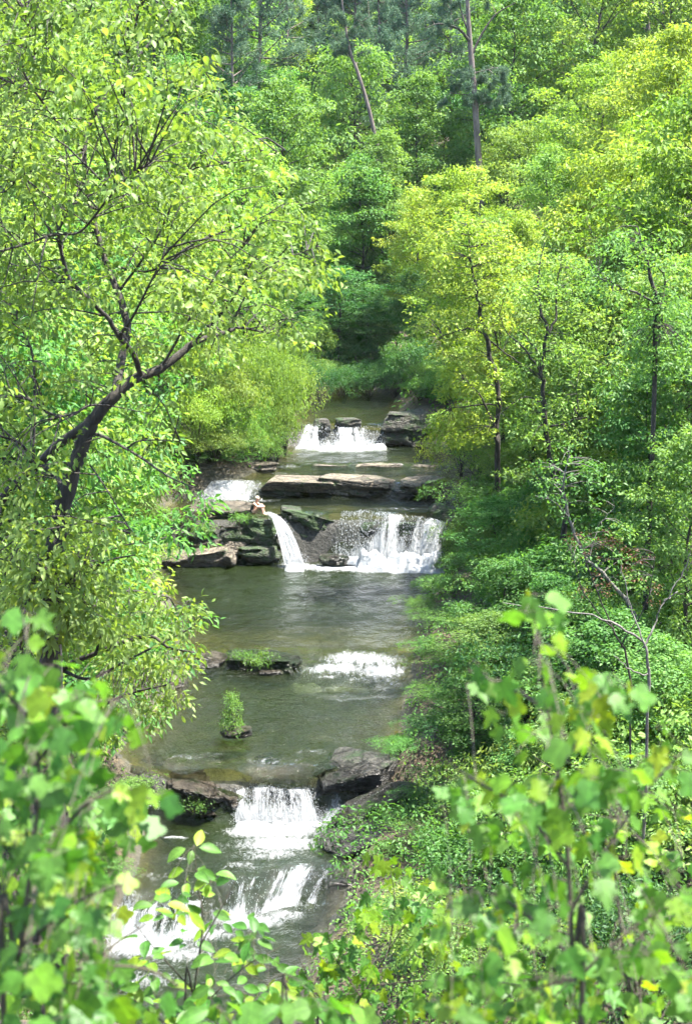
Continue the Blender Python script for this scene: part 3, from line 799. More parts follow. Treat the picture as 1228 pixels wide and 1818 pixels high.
# ------------------------------------------------------------------ waterfalls
def droplets(rs, P, vel, size):
    """elongated octahedra of white water"""
    n = len(P)
    d = norm(vel + rs.randn(n, 3) * 0.25)
    a = norm(np.cross(d, np.array([0.2, 0.7, 0.6]))); b = np.cross(d, a)
    L = size[:, None] * (1.0 + 1.6 * rs.rand(n, 1)); W = size[:, None] * 0.6
    V = np.stack([P + d * L, P + a * W, P + b * W, P - a * W, P - b * W, P - d * L], 1).reshape(-1, 3)
    i = np.arange(n)[:, None] * 6
    T = [[0, 1, 2], [0, 2, 3], [0, 3, 4], [0, 4, 1], [5, 2, 1], [5, 3, 2], [5, 4, 3], [5, 1, 4]]
    F = np.concatenate([i + t for t in T], 1).reshape(-1, 3)
    return V, F

def waterfall(name, lip, foot, seed, label, dense=0.25, ridge=0.07, run=0.35, mound=0.25, drops=900, steps=None, nu=90, nv=46, edge=0.35, power=2.0, dsize=(0.008, 0.022), group='waterfalls of the stream'):
    """lip = [(x,y,z),...] polyline across the lip, foot likewise"""
    rs = np.random.RandomState(seed)
    u = np.linspace(0, 1, nu); v = np.linspace(-0.25, 1, nv)
    lipP = np.array(lip, float); footP = np.array(foot, float)
    def along(P, u):
        s = np.linspace(0, 1, len(P))
        return np.stack([np.interp(u, s, P[:, k]) for k in range(3)], -1)
    A, B = along(lipP, u), along(footP, u)
    V = np.zeros((nv, nu, 3)); UV = np.zeros((nv, nu, 2))
    wid = np.linalg.norm(lipP[-1] - lipP[0])
    H = (lipP[:, 2].mean() - footP[:, 2].mean())
    lobe_y = fbm(np.stack([u * wid * 0.9 + seed * 1.7, 0 * u, 0 * u], -1), 3, seed + 77) * edge * 2
    for i, t in enumerate(v):
        if t < 0:
            p = A + np.array([0, 1, 0]) * (-t / 0.25) * run
            p = p + np.array([0, 0, 0.02])
        else:
            p = A.copy()
            p[:, :2] = A[:, :2] + (B[:, :2] - A[:, :2]) * t
            tt = t ** power
            if steps: tt = 0.55 * tt + 0.45 * (math.floor(t * steps) + min(1, ((t * steps) % 1) * 2.2)) / steps
            p[:, 2] = A[:, 2] + (B[:, 2] - A[:, 2]) * tt
        k = max(0.15, min(1, t + 0.25))
        q = np.stack([u * wid * 3.3, np.full(nu, t * H * 0.9 + seed), np.zeros(nu)], -1)
        dn = fbm(q, 4, seed)
        p[:, 1] -= ridge * k * dn * 2.0 + lobe_y * max(0, t) * 0.55 * min(H, 1.2)
        p[:, 2] += lobe_y * 0.10
        p[:, 2] += ridge * 0.5 * k * dn
        V[i] = p
        UV[i, :, 0] = u * wid + seed; UV[i, :, 1] = t * max(H, 0.6)
    den = np.ones((nv, nu)) * dense
    ed = np.minimum(u, 1 - u) * wid
    lob = fbm(np.stack([u * wid * 1.6 + seed, 0 * u, 0 * u], -1), 3, seed + 5)
    den = den + 0.62 * lob[None, :] - edge * np.clip(1 - ed / 0.18, 0, 1)[None, :]
    tv = np.clip(v, 0, 1)[:, None]
    den = den + 0.25 * smooth(0.55, 1.0, tv) - 0.45 * smooth(0.0, -0.25, v)[:, None] * 1.0 - 0.12 * (1 - smooth(0, 0.2, v))[:, None]
    idx = np.arange(nv * nu).reshape(nv, nu)
    F = np.stack([idx[:-1, :-1], idx[:-1, 1:], idx[1:, 1:], idx[1:, :-1]], -1).reshape(-1, 4)
    me = mesh_np(name, V.reshape(-1, 3), F, M['fall'], True, {'dense': ('POINT', den.ravel())})
    uvl = me.uv_layers.new(name='flow')
    uvl.data.foreach_set('uv', UV.reshape(-1, 2)[F.ravel()].astype(np.float32).ravel())
    root = empty(name, tuple(footP.mean(0)), label, 'waterfall', group)
    off = np.array(root.location)
    sh = link('water_sheet', me, root, tuple(-off))
    # spray
    n = drops
    iu = rs.randint(0, nu, n); iv = rs.randint(int(nv * 0.2), nv, n)
    P = V[iv, iu] + rs.randn(n, 3) * np.array([0.05, 0.06, 0.05]) * (0.5 + (iv / nv)[:, None]) + np.array([0, -0.05, 0])
    vel = np.repeat(np.array([[0, -0.3, -1.0]]), n, 0)
    n2 = drops
    Q = footP[0] + (footP[-1] - footP[0]) * rs.rand(n2, 1) + np.stack([rs.randn(n2) * 0.15, rs.randn(n2) * 0.25 - 0.1, np.abs(rs.randn(n2)) * (0.12 + mound * 0.6)], -1)
    P = np.concatenate([P, Q]); vel = np.concatenate([vel, rs.randn(n2, 3)])
    sz = dsize[0] + (dsize[1] - dsize[0]) * rs.rand(len(P)) ** 2
    dv, df = droplets(rs, P, vel, sz)
    tag(link('spray', mesh_np('spray', dv, df, M['foam'], True), root, tuple(-off)), kind='stuff')
    if mound > 0:
        w2 = np.linalg.norm(footP[-1] - footP[0])
        nx, ny = int(max(14, w2 / 0.06)), 22
        U, Wv = np.meshgrid(np.linspace(-0.06, 1.06, nx), np.linspace(-1, 1, ny))
        c = footP[0] + (footP[-1] - footP[0]) * U[..., None]
        X = c[..., 0]; Y = c[..., 1] + Wv * (0.35 + 0.8 * mound) - 0.12
        hn = fbm(np.stack([X * 2.6, Y * 2.6, 0 * X + seed], -1), 5, seed + 9)
        env = np.clip(1 - Wv ** 2, 0, 1) * np.clip(np.minimum(U + 0.06, 1.06 - U) * w2 / 0.25, 0, 1)
        c = along(footP, np.clip(U.ravel(), 0, 1)).reshape(*U.shape, 3) + (footP[-1] - footP[0]) * (U - np.clip(U, 0, 1))[..., None]
        Y = c[..., 1] + Wv * (0.35 + 0.8 * mound) * (0.8 + 0.5 * fbm(np.stack([X * 1.4, 0 * X, 0 * X + seed], -1), 3, seed + 2)) - 0.12
        Z = c[..., 2] - 0.25 + np.sqrt(env) * 0.2 + env * mound * (0.55 + 0.9 * hn)
        idx = np.arange(nx * ny).reshape(ny, nx)
        F = np.stack([idx[:-1, :-1], idx[:-1, 1:], idx[1:, 1:], idx[1:, :-1]], -1).reshape(-1, 4)
        link('foam', mesh_np('foam', np.stack([X, Y, Z], -1).reshape(-1, 3), F, M['foam'], True), root, tuple(-off))
    return root

def L(px, py, D): return tuple(at(px, py, D))

waterfall('waterfall', [L(543, 754, 81.8), L(575, 756, 81.7), L(620, 757, 81.7), L(690, 753, 81.7)], [L(528, 792, 80.7), L(580, 794, 80.5), L(625, 793, 80.5), L(678, 788, 80.7)], 101, 'uppermost white falls spreading over dark rock at the head of the stream', dense=0.26, mound=0.2, power=1.3, drops=700, dsize=(0.012, 0.03))
waterfall('waterfall', [L(362, 866, 73.5), L(405, 864, 73.5), L(452, 862, 73.4)], [L(345, 894, 71.9), L(400, 895, 71.8), L(440, 892, 71.9)], 102, 'white side cascade tumbling behind the seated bather', dense=0.40, mound=0.15, power=1.1, steps=3, drops=400, dsize=(0.012, 0.03))
waterfall('waterfall', [L(474, 912, 69.25), L(492, 916, 69.1)], [L(505, 1002, 67.9), L(540, 1002, 67.9)], 103, 'narrow arching spout falling beside the mossy rock face', dense=0.50, mound=0.2, power=2.0, drops=700, nu=40, edge=0.15, ridge=0.05, dsize=(0.01, 0.026))
waterfall('waterfall', [L(607, 910, 69.3), L(640, 908, 69.3)], [L(595, 985, 68.5), L(648, 990, 68.4)], 104, 'separate thin veil left of the wide middle fall', dense=0.22, mound=0.2, drops=600, nu=40, edge=0.2, dsize=(0.01, 0.026))
waterfall('waterfall', [L(638, 906, 69.35), L(700, 912, 69.2), L(760, 920, 69.1), L(795, 930, 69.1)], [L(640, 998, 68.1), L(690, 1005, 67.8), L(740, 1004, 67.8), L(782, 1002, 67.9)], 105, 'wide white middle waterfall pouring over the rock shelf into the pool', dense=0.24, mound=0.75, ridge=0.12, drops=2200, dsize=(0.01, 0.028), nu=140)
waterfall('waterfall', [L(540, 1176, 56.5), L(620, 1172, 56.6), L(715, 1170, 56.6)], [L(520, 1218, 55.1), L(610, 1224, 54.7), L(716, 1228, 54.6)], 106, 'low frothing cascade between the mossy rock bar and the right bank', dense=0.22, mound=0.22, power=1.0, steps=3, drops=1500, ridge=0.08, dsize=(0.008, 0.022), nu=120)
waterfall('waterfall', [L(412, 1390, 47.75), L(470, 1388, 47.7), L(515, 1392, 47.7), L(552, 1394, 47.7)], [(-3.25, 46.7, -2.33), (-2.5, 46.6, -2.33), (-1.5, 46.6, -2.33), (-0.7, 46.7, -2.33)], 107, 'curtain of white water falling between two boulders, the lower waterfall', dense=0.24, mound=0.22, drops=2600, ridge=0.09, dsize=(0.006, 0.018), nu=130)
waterfall('waterfall', [L(694, 1398, 46.75), L(688, 1416, 46.55)], [L(578, 1448, 46.35), L(566, 1482, 46.2)], 108, 'slanting white chute running down beside the large rounded boulder', dense=0.5, mound=0.0, power=1.15, drops=500, ridge=0.05, dsize=(0.006, 0.018), nu=30, nv=60, edge=0.2)
def on_step(x, z, d0=39.0, d1=44.5):
    d = np.arange(d0, d1, 0.03)
    w = wlev(d, np.full_like(d, x))
    return d[np.argmax(w > z)]
def step_pts(xs, z, push=0.0, up=0.06, flare=0.0): return [(x + flare * (x + 2.5), on_step(x, z) - push, z + up) for x in xs]
waterfall('waterfall', step_pts([-3.1, -2.4, -1.6, -0.8, -0.3], -2.41, -0.05), step_pts([-3.3, -2.7, -2.1, -1.5, -0.9], -3.1, 0.35, up=-0.12), 109, 'curved white chute below the lower pool', dense=0.27, mound=0.0, power=1.2, drops=900, ridge=0.06, dsize=(0.006, 0.016))
waterfall('waterfall', step_pts([-6.4, -5.7, -5.0, -4.4, -3.8], -2.45, -0.05), step_pts([-6.8, -6.0, -5.2, -4.5, -3.8], -3.1, 0.8, up=-0.14), 110, 'broken white rapids at the lower left behind the leaves', dense=0.16, mound=0.0, power=1.0, steps=3, drops=1600, ridge=0.1, dsize=(0.006, 0.016))
waterfall('waterfall', [L(232, 1372, 48.1), L(262, 1372, 48.0), L(300, 1378, 48.0)], [L(205, 1425, 47.0), L(250, 1432, 46.9), L(292, 1425, 47.0)], 111, 'thin trickle among shrubs left of the pale-topped boulder', dense=0.10, mound=0.0, power=1.2, steps=3, drops=500, ridge=0.06, dsize=(0.006, 0.018), nu=50)

# ------------------------------------------------------------------ seated bather
def make_person():
    bm_v = {}
    def skin_mesh(name, verts, edges, radii, root, mat, sub=2):
        me = bpy.data.meshes.new(name)
        me.from_pydata(verts, edges, [])
        o = bpy.data.objects.new(name, me); COL.objects.link(o)
        o.modifiers.new('skin', 'SKIN')
        for i, r in enumerate(radii):
            sv = me.skin_vertices[0].data[i]
            sv.radius = r if isinstance(r, tuple) else (r, r)
            sv.use_root = (i == root)
        md = o.modifiers.new('sub', 'SUBSURF'); md.levels = md.render_levels = sub
        dg = bpy.context.evaluated_depsgraph_get()
        me2 = bpy.data.meshes.new_from_object(o.evaluated_get(dg))
        me2.name = name
        bpy.data.objects.remove(o); bpy.data.meshes.remove(me)
        me2.materials.clear(); me2.materials.append(mat)
        me2.polygons.foreach_set('use_smooth', np.ones(len(me2.polygons), dtype=bool))
        return me2
    sk, nt, out = newmat('skin')
    tc = N(nt, 'ShaderNodeTexCoord'); nz = N(nt, 'ShaderNodeTexNoise', inp={'Scale': 9.0, 'Detail': 3}); nt.links.new(tc.outputs['Object'], nz.inputs[0])
    rp = ramp(nt, [(0.3, (0.42, 0.235, 0.165)), (0.7, (0.52, 0.31, 0.225))]); nt.links.new(nz.outputs[0], rp.inputs[0])
    b = N(nt, 'ShaderNodeBsdfPrincipled', inp={'Roughness': 0.5}); nt.links.new(rp.outputs[0], b.inputs['Base Color']); nt.links.new(b.outputs[0], out.inputs[0])
    def plain(name, col, rough=0.8):
        m, nt, out = newmat(name)
        tc = N(nt, 'ShaderNodeTexCoord'); nz = N(nt, 'ShaderNodeTexNoise', inp={'Scale': 30.0, 'Detail': 4}); nt.links.new(tc.outputs['Object'], nz.inputs[0])
        rp = ramp(nt, [(0.3, tuple(c * 0.75 for c in col)), (0.7, tuple(c * 1.1 for c in col))]); nt.links.new(nz.outputs[0], rp.inputs[0])
        b = N(nt, 'ShaderNodeBsdfPrincipled', inp={'Roughness': rough}); nt.links.new(rp.outputs[0], b.inputs['Base Color']); nt.links.new(b.outputs[0], out.inputs[0])
        return m
    # faces +X; knees drawn up, forearms folded round the shins
    V = [(0, 0, .11), (.01, 0, .22), (.05, 0, .36), (.10, 0, .47), (.155, 0, .545), (.185, 0, .60), (.215, 0, .665), (.225, 0, .735)]
    R = [(.13, .12), (.115, .10), (.125, .10), (.12, .09), .05, .065, .085, .06]
    E = [(i, i + 1) for i in range(7)]
    def addv(p, r, parent):
        V.append(p); R.append(r); E.append((parent, len(V) - 1)); return len(V) - 1
    addv((.298, 0, .655), .016, 6)                                        # nose
    for s in (-1, 1):
        h = addv((.07, s * .09, .10), .085, 0)
        k0 = addv((.22, s * .10, .27), .07, h)
        k = addv((.37, s * .09, .44), .055, k0)
        c = addv((.42, s * .085, .28), .052, k)
        a = addv((.475, s * .08, .07), .035, c)
        f = addv((.56, s * .085, .035), .032, a)
        addv((.655, s * .09, .022), .022, f)
        sh = addv((.10, s * .165, .485), .055, 3)
        el = addv((.27, s * .205, .37), .042, sh)
        w = addv((.44, s * .10, .36), .028, el)
        pm = addv((.485, s * .045, .355), .030, w)
        for q in range(4):                                                # fingers wrapping the shin
            f1 = addv((.51, s * .012, .385 - .02 * q), .0095, pm)
            addv((.505 - .01 * q, -s * .022, .38 - .021 * q), .008, f1)
        addv((.465, s * .035, .395), .010, w)                             # thumb
        addv((.205, s * .086, .66), .016, 6)                              # ear
    body = skin_mesh('body', V, E, R, 0, sk)
    zf = 2.0
    p = atz(449, 913, zf)
    root = empty('person', (p[0], p[1], zf), 'person in a black swimsuit with pale hair sitting hugging their knees on the rock shelf', 'person', rz=math.radians(-14))
    link('body', body, root)
    suit = skin_mesh('swimsuit', [(-.005, 0, .085), (.0, 0, .14), (.0, 0, .24), (.045, 0, .36), (.075, 0, .42)], [(0, 1), (1, 2), (2, 3), (3, 4)], [(.142, .125), (.15, .135), (.125, .115), (.135, .11), (.12, .095)], 0, plain('black_fabric', (0.012, 0.012, 0.014), 0.6))
    link('swimsuit', suit, root)
    for s in (-1, 1):
        g = Geo(); tube(g, bez([(.02, s * .07, .44), (.06, s * .09, .535), (.12, s * .10, .545), (.17, s * .08, .47)], 8), [.012] * 8, 6)
        link('strap', g.mesh('strap', suit.materials[0]), root)
    # hair: cap of hair over crown and nape
    HV, HF = ICO[3]
    Q = HV * np.array([.098, .096, .10])
    Q[:, :] += 0.006 * fbm(HV * 6, 2, 4)[:, None] * HV
    keep = (HV[:, 2] > 0.10 - 0.9 * np.clip(-HV[:, 0], 0, 1) * 0.9)
    F = HF[keep[HF].all(1)]
    link('hair', mesh_np('hair', Q + np.array([.20, 0, .695]), F, plain('pale_hair', (0.55, 0.47, 0.36)), True), root)
make_person()

# ------------------------------------------------------------------ plant builders
UP = np.array([0, 0, 1.0])
TREES = []          # (root, kind word, colour word) of automatically labelled plants

def skeleton(rs, H, r0, base, spread, nlimb, lean=(0, 0), rise=0.6, wander=0.04):
    """trunk + limbs + sub-branches; returns tubes [(pts, radii, sides)] and spray centres/normals"""
    tubes, C, Nn = [], [], []
    n = 9
    t = np.linspace(0, 1, n)
    wob = np.cumsum(rs.randn(n, 2) * wander * H / 3, 0)
    T = np.stack([lean[0] * H * t + wob[:, 0] * t, lean[1] * H * t + wob[:, 1] * t, H * t * 0.97], -1)
    tubes.append((bez(T, 18), r0 * (1 - 0.93 * np.linspace(0, 1, 18)) + 0.006, 7))
    def trunk(tt): return np.array([np.interp(tt, t, T[:, k]) for k in range(3)])
    for i in range(nlimb):
        tt = base + (1 - base) * (i + rs.rand()) / nlimb
        s = trunk(tt)
        u = (tt - base) / (1 - base)
        prof = (0.55 + 0.75 * u) if u < 0.35 else (0.81 * (1 - ((u - 0.35) / 0.68) ** 1.8) + 0.16)
        Lg = spread * prof * (0.75 + 0.5 * rs.rand())
        az = i * 2.399 + rs.randn() * 0.5
        el = rise * (0.45 + 0.9 * u) + rs.randn() * 0.12
        d = np.array([math.cos(az) * math.cos(el), math.sin(az) * math.cos(el), math.sin(el)])
        P = [s]
        dd = d.copy()
        for k in range(5):
            dd = dd + rs.randn(3) * 0.16 + UP * (0.05 if k < 3 else -0.07)
            dd /= np.linalg.norm(dd)
            P.append(P[-1] + dd * Lg / 5)
        P = np.array(P)
        rl = r0 * (1 - tt) * 0.42 + 0.010 * H / 10
        tubes.append((bez(P, 9), rl * (1 - 0.88 * np.linspace(0, 1, 9)), 5))
        ns = max(3, int(4 + Lg * 1.1))
        for k in range(ns):
            v = 0.22 + 0.78 * (k + rs.rand()) / ns
            q = np.array([np.interp(v * 5, np.arange(6), P[:, c]) for c in range(3)])
            side = norm(np.cross(P[-1] - P[0], UP)) * (1 if k % 2 else -1)
            bd = norm(norm(P[-1] - P[0]) * 0.75 + side * (0.9 + 0.3 * rs.randn()) + UP * (0.15 + 0.3 * rs.randn()))
            bl = Lg * (0.42 - 0.16 * v) * (0.7 + 0.6 * rs.rand())
            e = q + bd * bl - UP * bl * 0.06
            m = q + bd * bl * 0.5 + rs.randn(3) * bl * 0.07
            tubes.append((np.array([q, m, e]), np.array([rl * 0.35, rl * 0.22, 0.004]), 3))
            for w in (0.55, 1.0):
                c = q + (e - q) * w + rs.randn(3) * 0.10 * bl
                C.append(c); Nn.append(UP * 1.0 + bd * 0.35 + rs.randn(3) * 0.25)
        C.append(P[-1]); Nn.append(UP + d * 0.4)
    C.append(T[-1]); Nn.append(UP)
    return tubes, np.array(C), np.array(Nn)

def proto_tree(seed, H=10.0, r0=0.13, base=0.3, spread=3.0, nlimb=22, n_per=26, rad=0.55, Lf=0.17, lean=(0, 0), rise=0.6, droop=0.3, wid=0.5, flat=0.12):
    rs = np.random.RandomState(seed)
    tubes, C, Nn = skeleton(rs, H, r0, base, spread, nlimb, lean, rise)
    g = Geo()
    for p, r, s in tubes: tube(g, p, r, s)
    V, F, r = sprays(rs, C, Nn, n_per, rad * (0.7 + 0.6 * rs.rand(len(C))), Lf, flat=flat, droop=droop, wid=wid)
    crown = mesh_np('crown', V, F, M['leaf_mid'], False, {'rnd': ('FACE', r)})
    return g.mesh('trunk', M['bark_dark'], True), crown, H

def proto_shrub(seed, H=3.0, R=1.8, ns=14, lz=None, n_per=26, ncl=260, rad=0.26, Lf=0.10, wid=0.45, droop=0.35, flat=0.25):
    """many stems from one root, domed mass of leaf sprays"""
    rs = np.random.RandomState(seed)
    g = Geo(); C, Nn = [], []
    lobes = [(rs.randn(3) * np.array([.45, .45, .2]) * R * 0.8 + np.array([0, 0, H * 0.55]), 0.55 + 0.35 * rs.rand()) for _ in range(7)]
    if lz: lobes = [(np.array([rs.randn() * 0.18 * R, rs.randn() * 0.18 * R, H * z]), k) for z, k in lz]
    for i in range(ns):
        az = rs.rand() * 6.283; sp = R * (0.35 + 0.6 * rs.rand())
        e = np.array([math.cos(az) * sp, math.sin(az) * sp, H * (0.55 + 0.4 * rs.rand()) * (1 - 0.35 * (sp / R) ** 2)])
        m = e * np.array([.35, .35, .6]) + rs.randn(3) * 0.1
        tube(g, bez([np.zeros(3), m, e], 6), np.linspace(0.028, 0.006, 6) * H / 3, 4)
    for i in range(ncl):
        c, k = lobes[rs.randint(len(lobes))]
        d = norm(rs.randn(3)); d[2] = abs(d[2]) * 0.9 - 0.35 * rs.rand()
        rr = k * R * (0.55 + 0.5 * rs.rand() ** 0.5)
        p = c + d * rr * np.array([1, 1, 0.75 * H / (1.6 * R)])
        if p[2] < 0.05: p[2] = 0.05 + 0.25 * rs.rand()
        C.append(p); Nn.append(UP * 0.8 + d * 0.7 + rs.randn(3) * 0.3)
        if rs.rand() < 0.25:
            q = p * np.array([.6, .6, .75])
            tube(g, np.array([q, p]), [0.007, 0.003], 3)
    C = np.array(C); Nn = np.array(Nn)
    V, F, r = sprays(rs, C, Nn, n_per, rad * R / 1.8 * (0.7 + 0.6 * rs.rand(len(C))), Lf, flat=flat, droop=droop, wid=wid)
    crown = mesh_np('crown', V, F, M['leaf_mid'], False, {'rnd': ('FACE', r)})
    return g.mesh('stems', M['bark_dark'], True), crown, H

def proto_pine(seed, H=22.0, r0=0.22, base=0.5, spread=3.0, nwh=16, lean=(0, 0), n_t=30):
    rs = np.random.RandomState(seed)
    g = Geo(); C, D = [], []
    n = 10; t = np.linspace(0, 1, n)
    wob = np.cumsum(rs.randn(n, 2) * 0.10, 0)
    T = np.stack([lean[0] * H * t + wob[:, 0] * t, lean[1] * H * t + wob[:, 1] * t, H * t], -1)
    tube(g, bez(T, 20), r0 * (1 - 0.85 * np.linspace(0, 1, 20)) + 0.01, 8)
    for i in range(nwh):
        tt = base + (1 - base) * (i + 0.5 * rs.rand()) / nwh
        s = np.array([np.interp(tt, t, T[:, k]) for k in range(3)])
        for j in range(rs.randint(2, 5)):
            az = rs.rand() * 6.283; u = (tt - base) / (1 - base)
            Lg = spread * (1 - 0.72 * u ** 1.5) * (0.5 + 0.7 * rs.rand())
            el = 0.1 + 0.6 * u + 0.2 * rs.randn()
            d = np.array([math.cos(az) * math.cos(el), math.sin(az) * math.cos(el), math.sin(el)])
            e = s + d * Lg + UP * 0.12 * Lg; m = s + d * Lg * 0.5 + rs.randn(3) * 0.12
            tube(g, bez([s, m, e], 5), np.linspace(0.05, 0.012, 5), 4)
            for w in np.linspace(0.4, 1.0, 6):
                for _ in range(2):
                    C.append(s + (e - s) * w + rs.randn(3) * 0.22 * np.array([1, 1, .6])); D.append(d * 0.6 + UP * 0.6 + rs.randn(3) * 0.4)
    C = np.array(C); D = norm(np.array(D))
    k = n_t
    c = np.repeat(C, k, 0); tone = np.repeat(rs.rand(len(C)), k)
    d = norm(np.repeat(D, k, 0) * 0.5 + rs.randn(len(c), 3))
    p = c + rs.randn(len(c), 3) * 0.10
    Ln = 0.22 * (0.7 + 0.6 * rs.rand(len(c)))
    V, F, kk = leaves_diamond(p, d, norm(rs.randn(len(c), 3)), Ln, Ln * 0.19)
    r = np.repeat(np.clip(0.6 * tone + 0.4 * rs.rand(len(c)), 0, 1), kk)
    crown = mesh_np('crown', V, F, M['needle'], False, {'rnd': ('FACE', r)})
    return g.mesh('trunk', M['bark_pine'], True), crown, H

BRO = [proto_tree(201, H=14, r0=.15, base=0.26, spread=3.9, nlimb=32, n_per=34, rad=.62, Lf=0.188), proto_tree(202, H=14, r0=.14, base=0.20, spread=3.4, nlimb=34, n_per=33, rad=.6, Lf=0.175, rise=0.75),
       proto_tree(203, H=14, r0=.16, base=0.30, spread=4.4, nlimb=30, n_per=34, rad=.65, Lf=0.200, rise=0.45), proto_tree(204, H=14, r0=.13, base=0.22, spread=3.0, nlimb=36, n_per=33, rad=.55, Lf=0.163, rise=0.8),
       proto_tree(205, H=14, r0=.15, base=0.18, spread=4.1, nlimb=34, n_per=34, rad=.62, Lf=0.200, rise=0.5, droop=0.5, wid=0.4), proto_tree(206, H=14, r0=.14, base=0.36, spread=3.6, nlimb=26, n_per=34, rad=.6, Lf=0.188, rise=0.65, lean=(0.1, 0))]
SHR = [proto_shrub(301), proto_shrub(302, H=2.4, R=2.0, Lf=0.085, ncl=300), proto_shrub(303, H=3.6, R=1.6, wid=0.3, Lf=0.13, droop=0.6), proto_shrub(304, H=2.0, R=1.5, Lf=0.08, ncl=240, rad=0.22)]
ISLET = proto_shrub(305, H=3.0, R=1.0, lz=[(.22, .8), (.36, .9), (.5, .8), (.64, .65), (.78, .45)], ncl=75, n_per=20, rad=.85, Lf=.16, flat=.35)
TUFT = proto_shrub(306, H=1.2, R=1.2, ncl=45, n_per=14, rad=.55, Lf=.2, wid=.35, flat=.5, droop=.5)
PIN = [proto_pine(401), proto_pine(402, base=0.58, spread=2.6), proto_pine(403, base=0.4, spread=3.4, nwh=20)]

def set_mat(o, mat):
    o.material_slots[0].link = 'OBJECT'
    o.material_slots[0].material = mat

rnd = random.Random(5)
def plant(proto, x, y, z, sc, name, kind, colour, leafm, bark=None, label=None, cat='tree', group=None, rz=None, tilt=(0, 0), stem='trunk'):
    tm, cm, H = proto
    root = empty(name, (x, y, z), label, cat, group)
    root.rotation_euler = (tilt[0], tilt[1], rnd.random() * 6.28 if rz is None else rz)
    root.scale = sc if isinstance(sc, tuple) else (sc, sc, sc)
    t = link(stem, tm, root); c = link('crown', cm, root)
    set_mat(c, leafm)
    if bark: set_mat(t, bark)
    if label is None: TREES.append((root, kind, colour))
    return root

COLW = {'leaf_yellow': 'yellow-green', 'leaf_light': 'light green', 'leaf_mid': 'mid-green', 'leaf_deep': 'deep green', 'leaf_hero': 'pale green', 'needle': 'bluish'}

def tree_px(px, ytop, D, pi, mk, wide=1.0, bark=None, label=None, tilt=(0, 0), base=None, name='tree', rz=None):
    """tree whose trunk stands at pixel column px, distance D, its top at pixel row ytop"""
    top = at(px, ytop, D)
    z0 = gz(top[0], D) - 0.15 if base is None else base
    tm, cm, H = BRO[pi % len(BRO)]
    s = max(0.25, (top[2] - z0) / (H * 1.04))
    return plant(BRO[pi % len(BRO)], top[0], D, z0, (s * wide, s * wide, s), name, 'tree', COLW[mk], M[mk], bark, label, tilt=tilt, rz=rz)

def shrub_px(px, ytop, D, pi, mk, w=None, label=None, rz=None, zb=None, name='shrub'):
    """shrub with its top at pixel (px,ytop), w = pixel width"""
    top = at(px, ytop, D)
    z0 = gz(top[0], D) - 0.1 if zb is None else zb
    tm, cm, H = SHR[pi % len(SHR)]
    s = max(0.2, (top[2] - z0) / (H * 0.9))
    R = [1.8, 2.0, 1.6, 1.5][pi % len(SHR)]
    sx = s if w is None else (w * mpp(D) / 2) / (R * 1.15)
    return plant(SHR[pi % len(SHR)], top[0], D, z0, (sx, sx, s), name, 'shrub', COLW[mk], M[mk], None, label, cat='shrub', rz=rz, stem='stems')
# ------------------------------------------------------------------ trees and shrubs of the valley
# left bank, far to near
for a in [(520, 470, 92, 4, 'leaf_mid'), (560, 560, 96, 1, 'leaf_deep'), (440, 330, 90, 0, 'leaf_light'), (545, 300, 104, 3, 'leaf_mid'), (430, 200, 84, 1, 'leaf_light'),
          (500, 130, 100, 0, 'leaf_mid'), (285, 260, 76, 2, 'leaf_light'), (130, 330, 66, 4, 'leaf_light'), (335, 400, 80, 3, 'leaf_yellow'), (250, 180, 70, 0, 'leaf_light'),
          (180, 480, 76, 1, 'leaf_light'), (50, 420, 58, 2, 'leaf_light'), (150, 250, 56, 5, 'leaf_light'), (90, 380, 50, 0, 'leaf_mid'), (30, 200, 52, 3, 'leaf_light'),
          (40, 540, 40, 4, 'leaf_mid'), (60, 560, 44, 1, 'leaf_light'), (40, 600, 58, 0, 'leaf_mid'), (-30, 350, 42, 2, 'leaf_light'), (170, 60, 74, 1, 'leaf_light'), (60, 20, 66, 4, 'leaf_light'), (320, 90, 92, 3, 'leaf_mid')]:
    tree_px(*a)
for a in [(505, 640, 79, 0, 'leaf_light', 130), (450, 600, 78, 1, 'leaf_light', 170), (400, 640, 75, 2, 'leaf_light', 150), (490, 700, 77, 3, 'leaf_light', 110), (430, 710, 75.5, 1, 'leaf_light', 130),
          (350, 690, 73.5, 0, 'leaf_yellow', 150), (380, 760, 74, 3, 'leaf_light', 130), (290, 740, 73, 2, 'leaf_light', 120), (470, 760, 76.6, 1, 'leaf_light', 100), (250, 820, 71, 1, 'leaf_mid', 100),
          (240, 790, 66, 0, 'leaf_mid', 150), (275, 905, 69.5, 3, 'leaf_light', 90), (230, 880, 66, 1, 'leaf_light', 120), (200, 920, 60, 2, 'leaf_mid', 150), (255, 960, 64, 0, 'leaf_yellow', 110), (230, 1020, 58, 1, 'leaf_light', 140),
          (520, 590, 86, 1, 'leaf_mid', 120), (555, 640, 93, 0, 'leaf_mid', 90), (150, 980, 52, 0, 'leaf_mid', 190), (180, 1080, 52, 3, 'leaf_mid', 150), (240, 1120, 53, 1, 'leaf_deep', 120),
          (170, 1210, 48, 0, 'leaf_deep', 150), (230, 1260, 50, 3, 'leaf_deep', 90), (110, 1290, 45, 1, 'leaf_mid', 170), (150, 1400, 45, 2, 'leaf_mid', 150), (235, 1395, 47.3, 3, 'leaf_mid', 120), (180, 1480, 43.5, 0, 'leaf_mid', 130),
          (200, 1570, 42.5, 3, 'leaf_mid', 110), (90, 1480, 41, 1, 'leaf_mid', 170), (60, 1600, 38, 0, 'leaf_mid', 200), (100, 1720, 35, 2, 'leaf_mid', 170), (40, 1100, 44, 0, 'leaf_mid', 220)]:
    shrub_px(*a[:5], w=a[5])
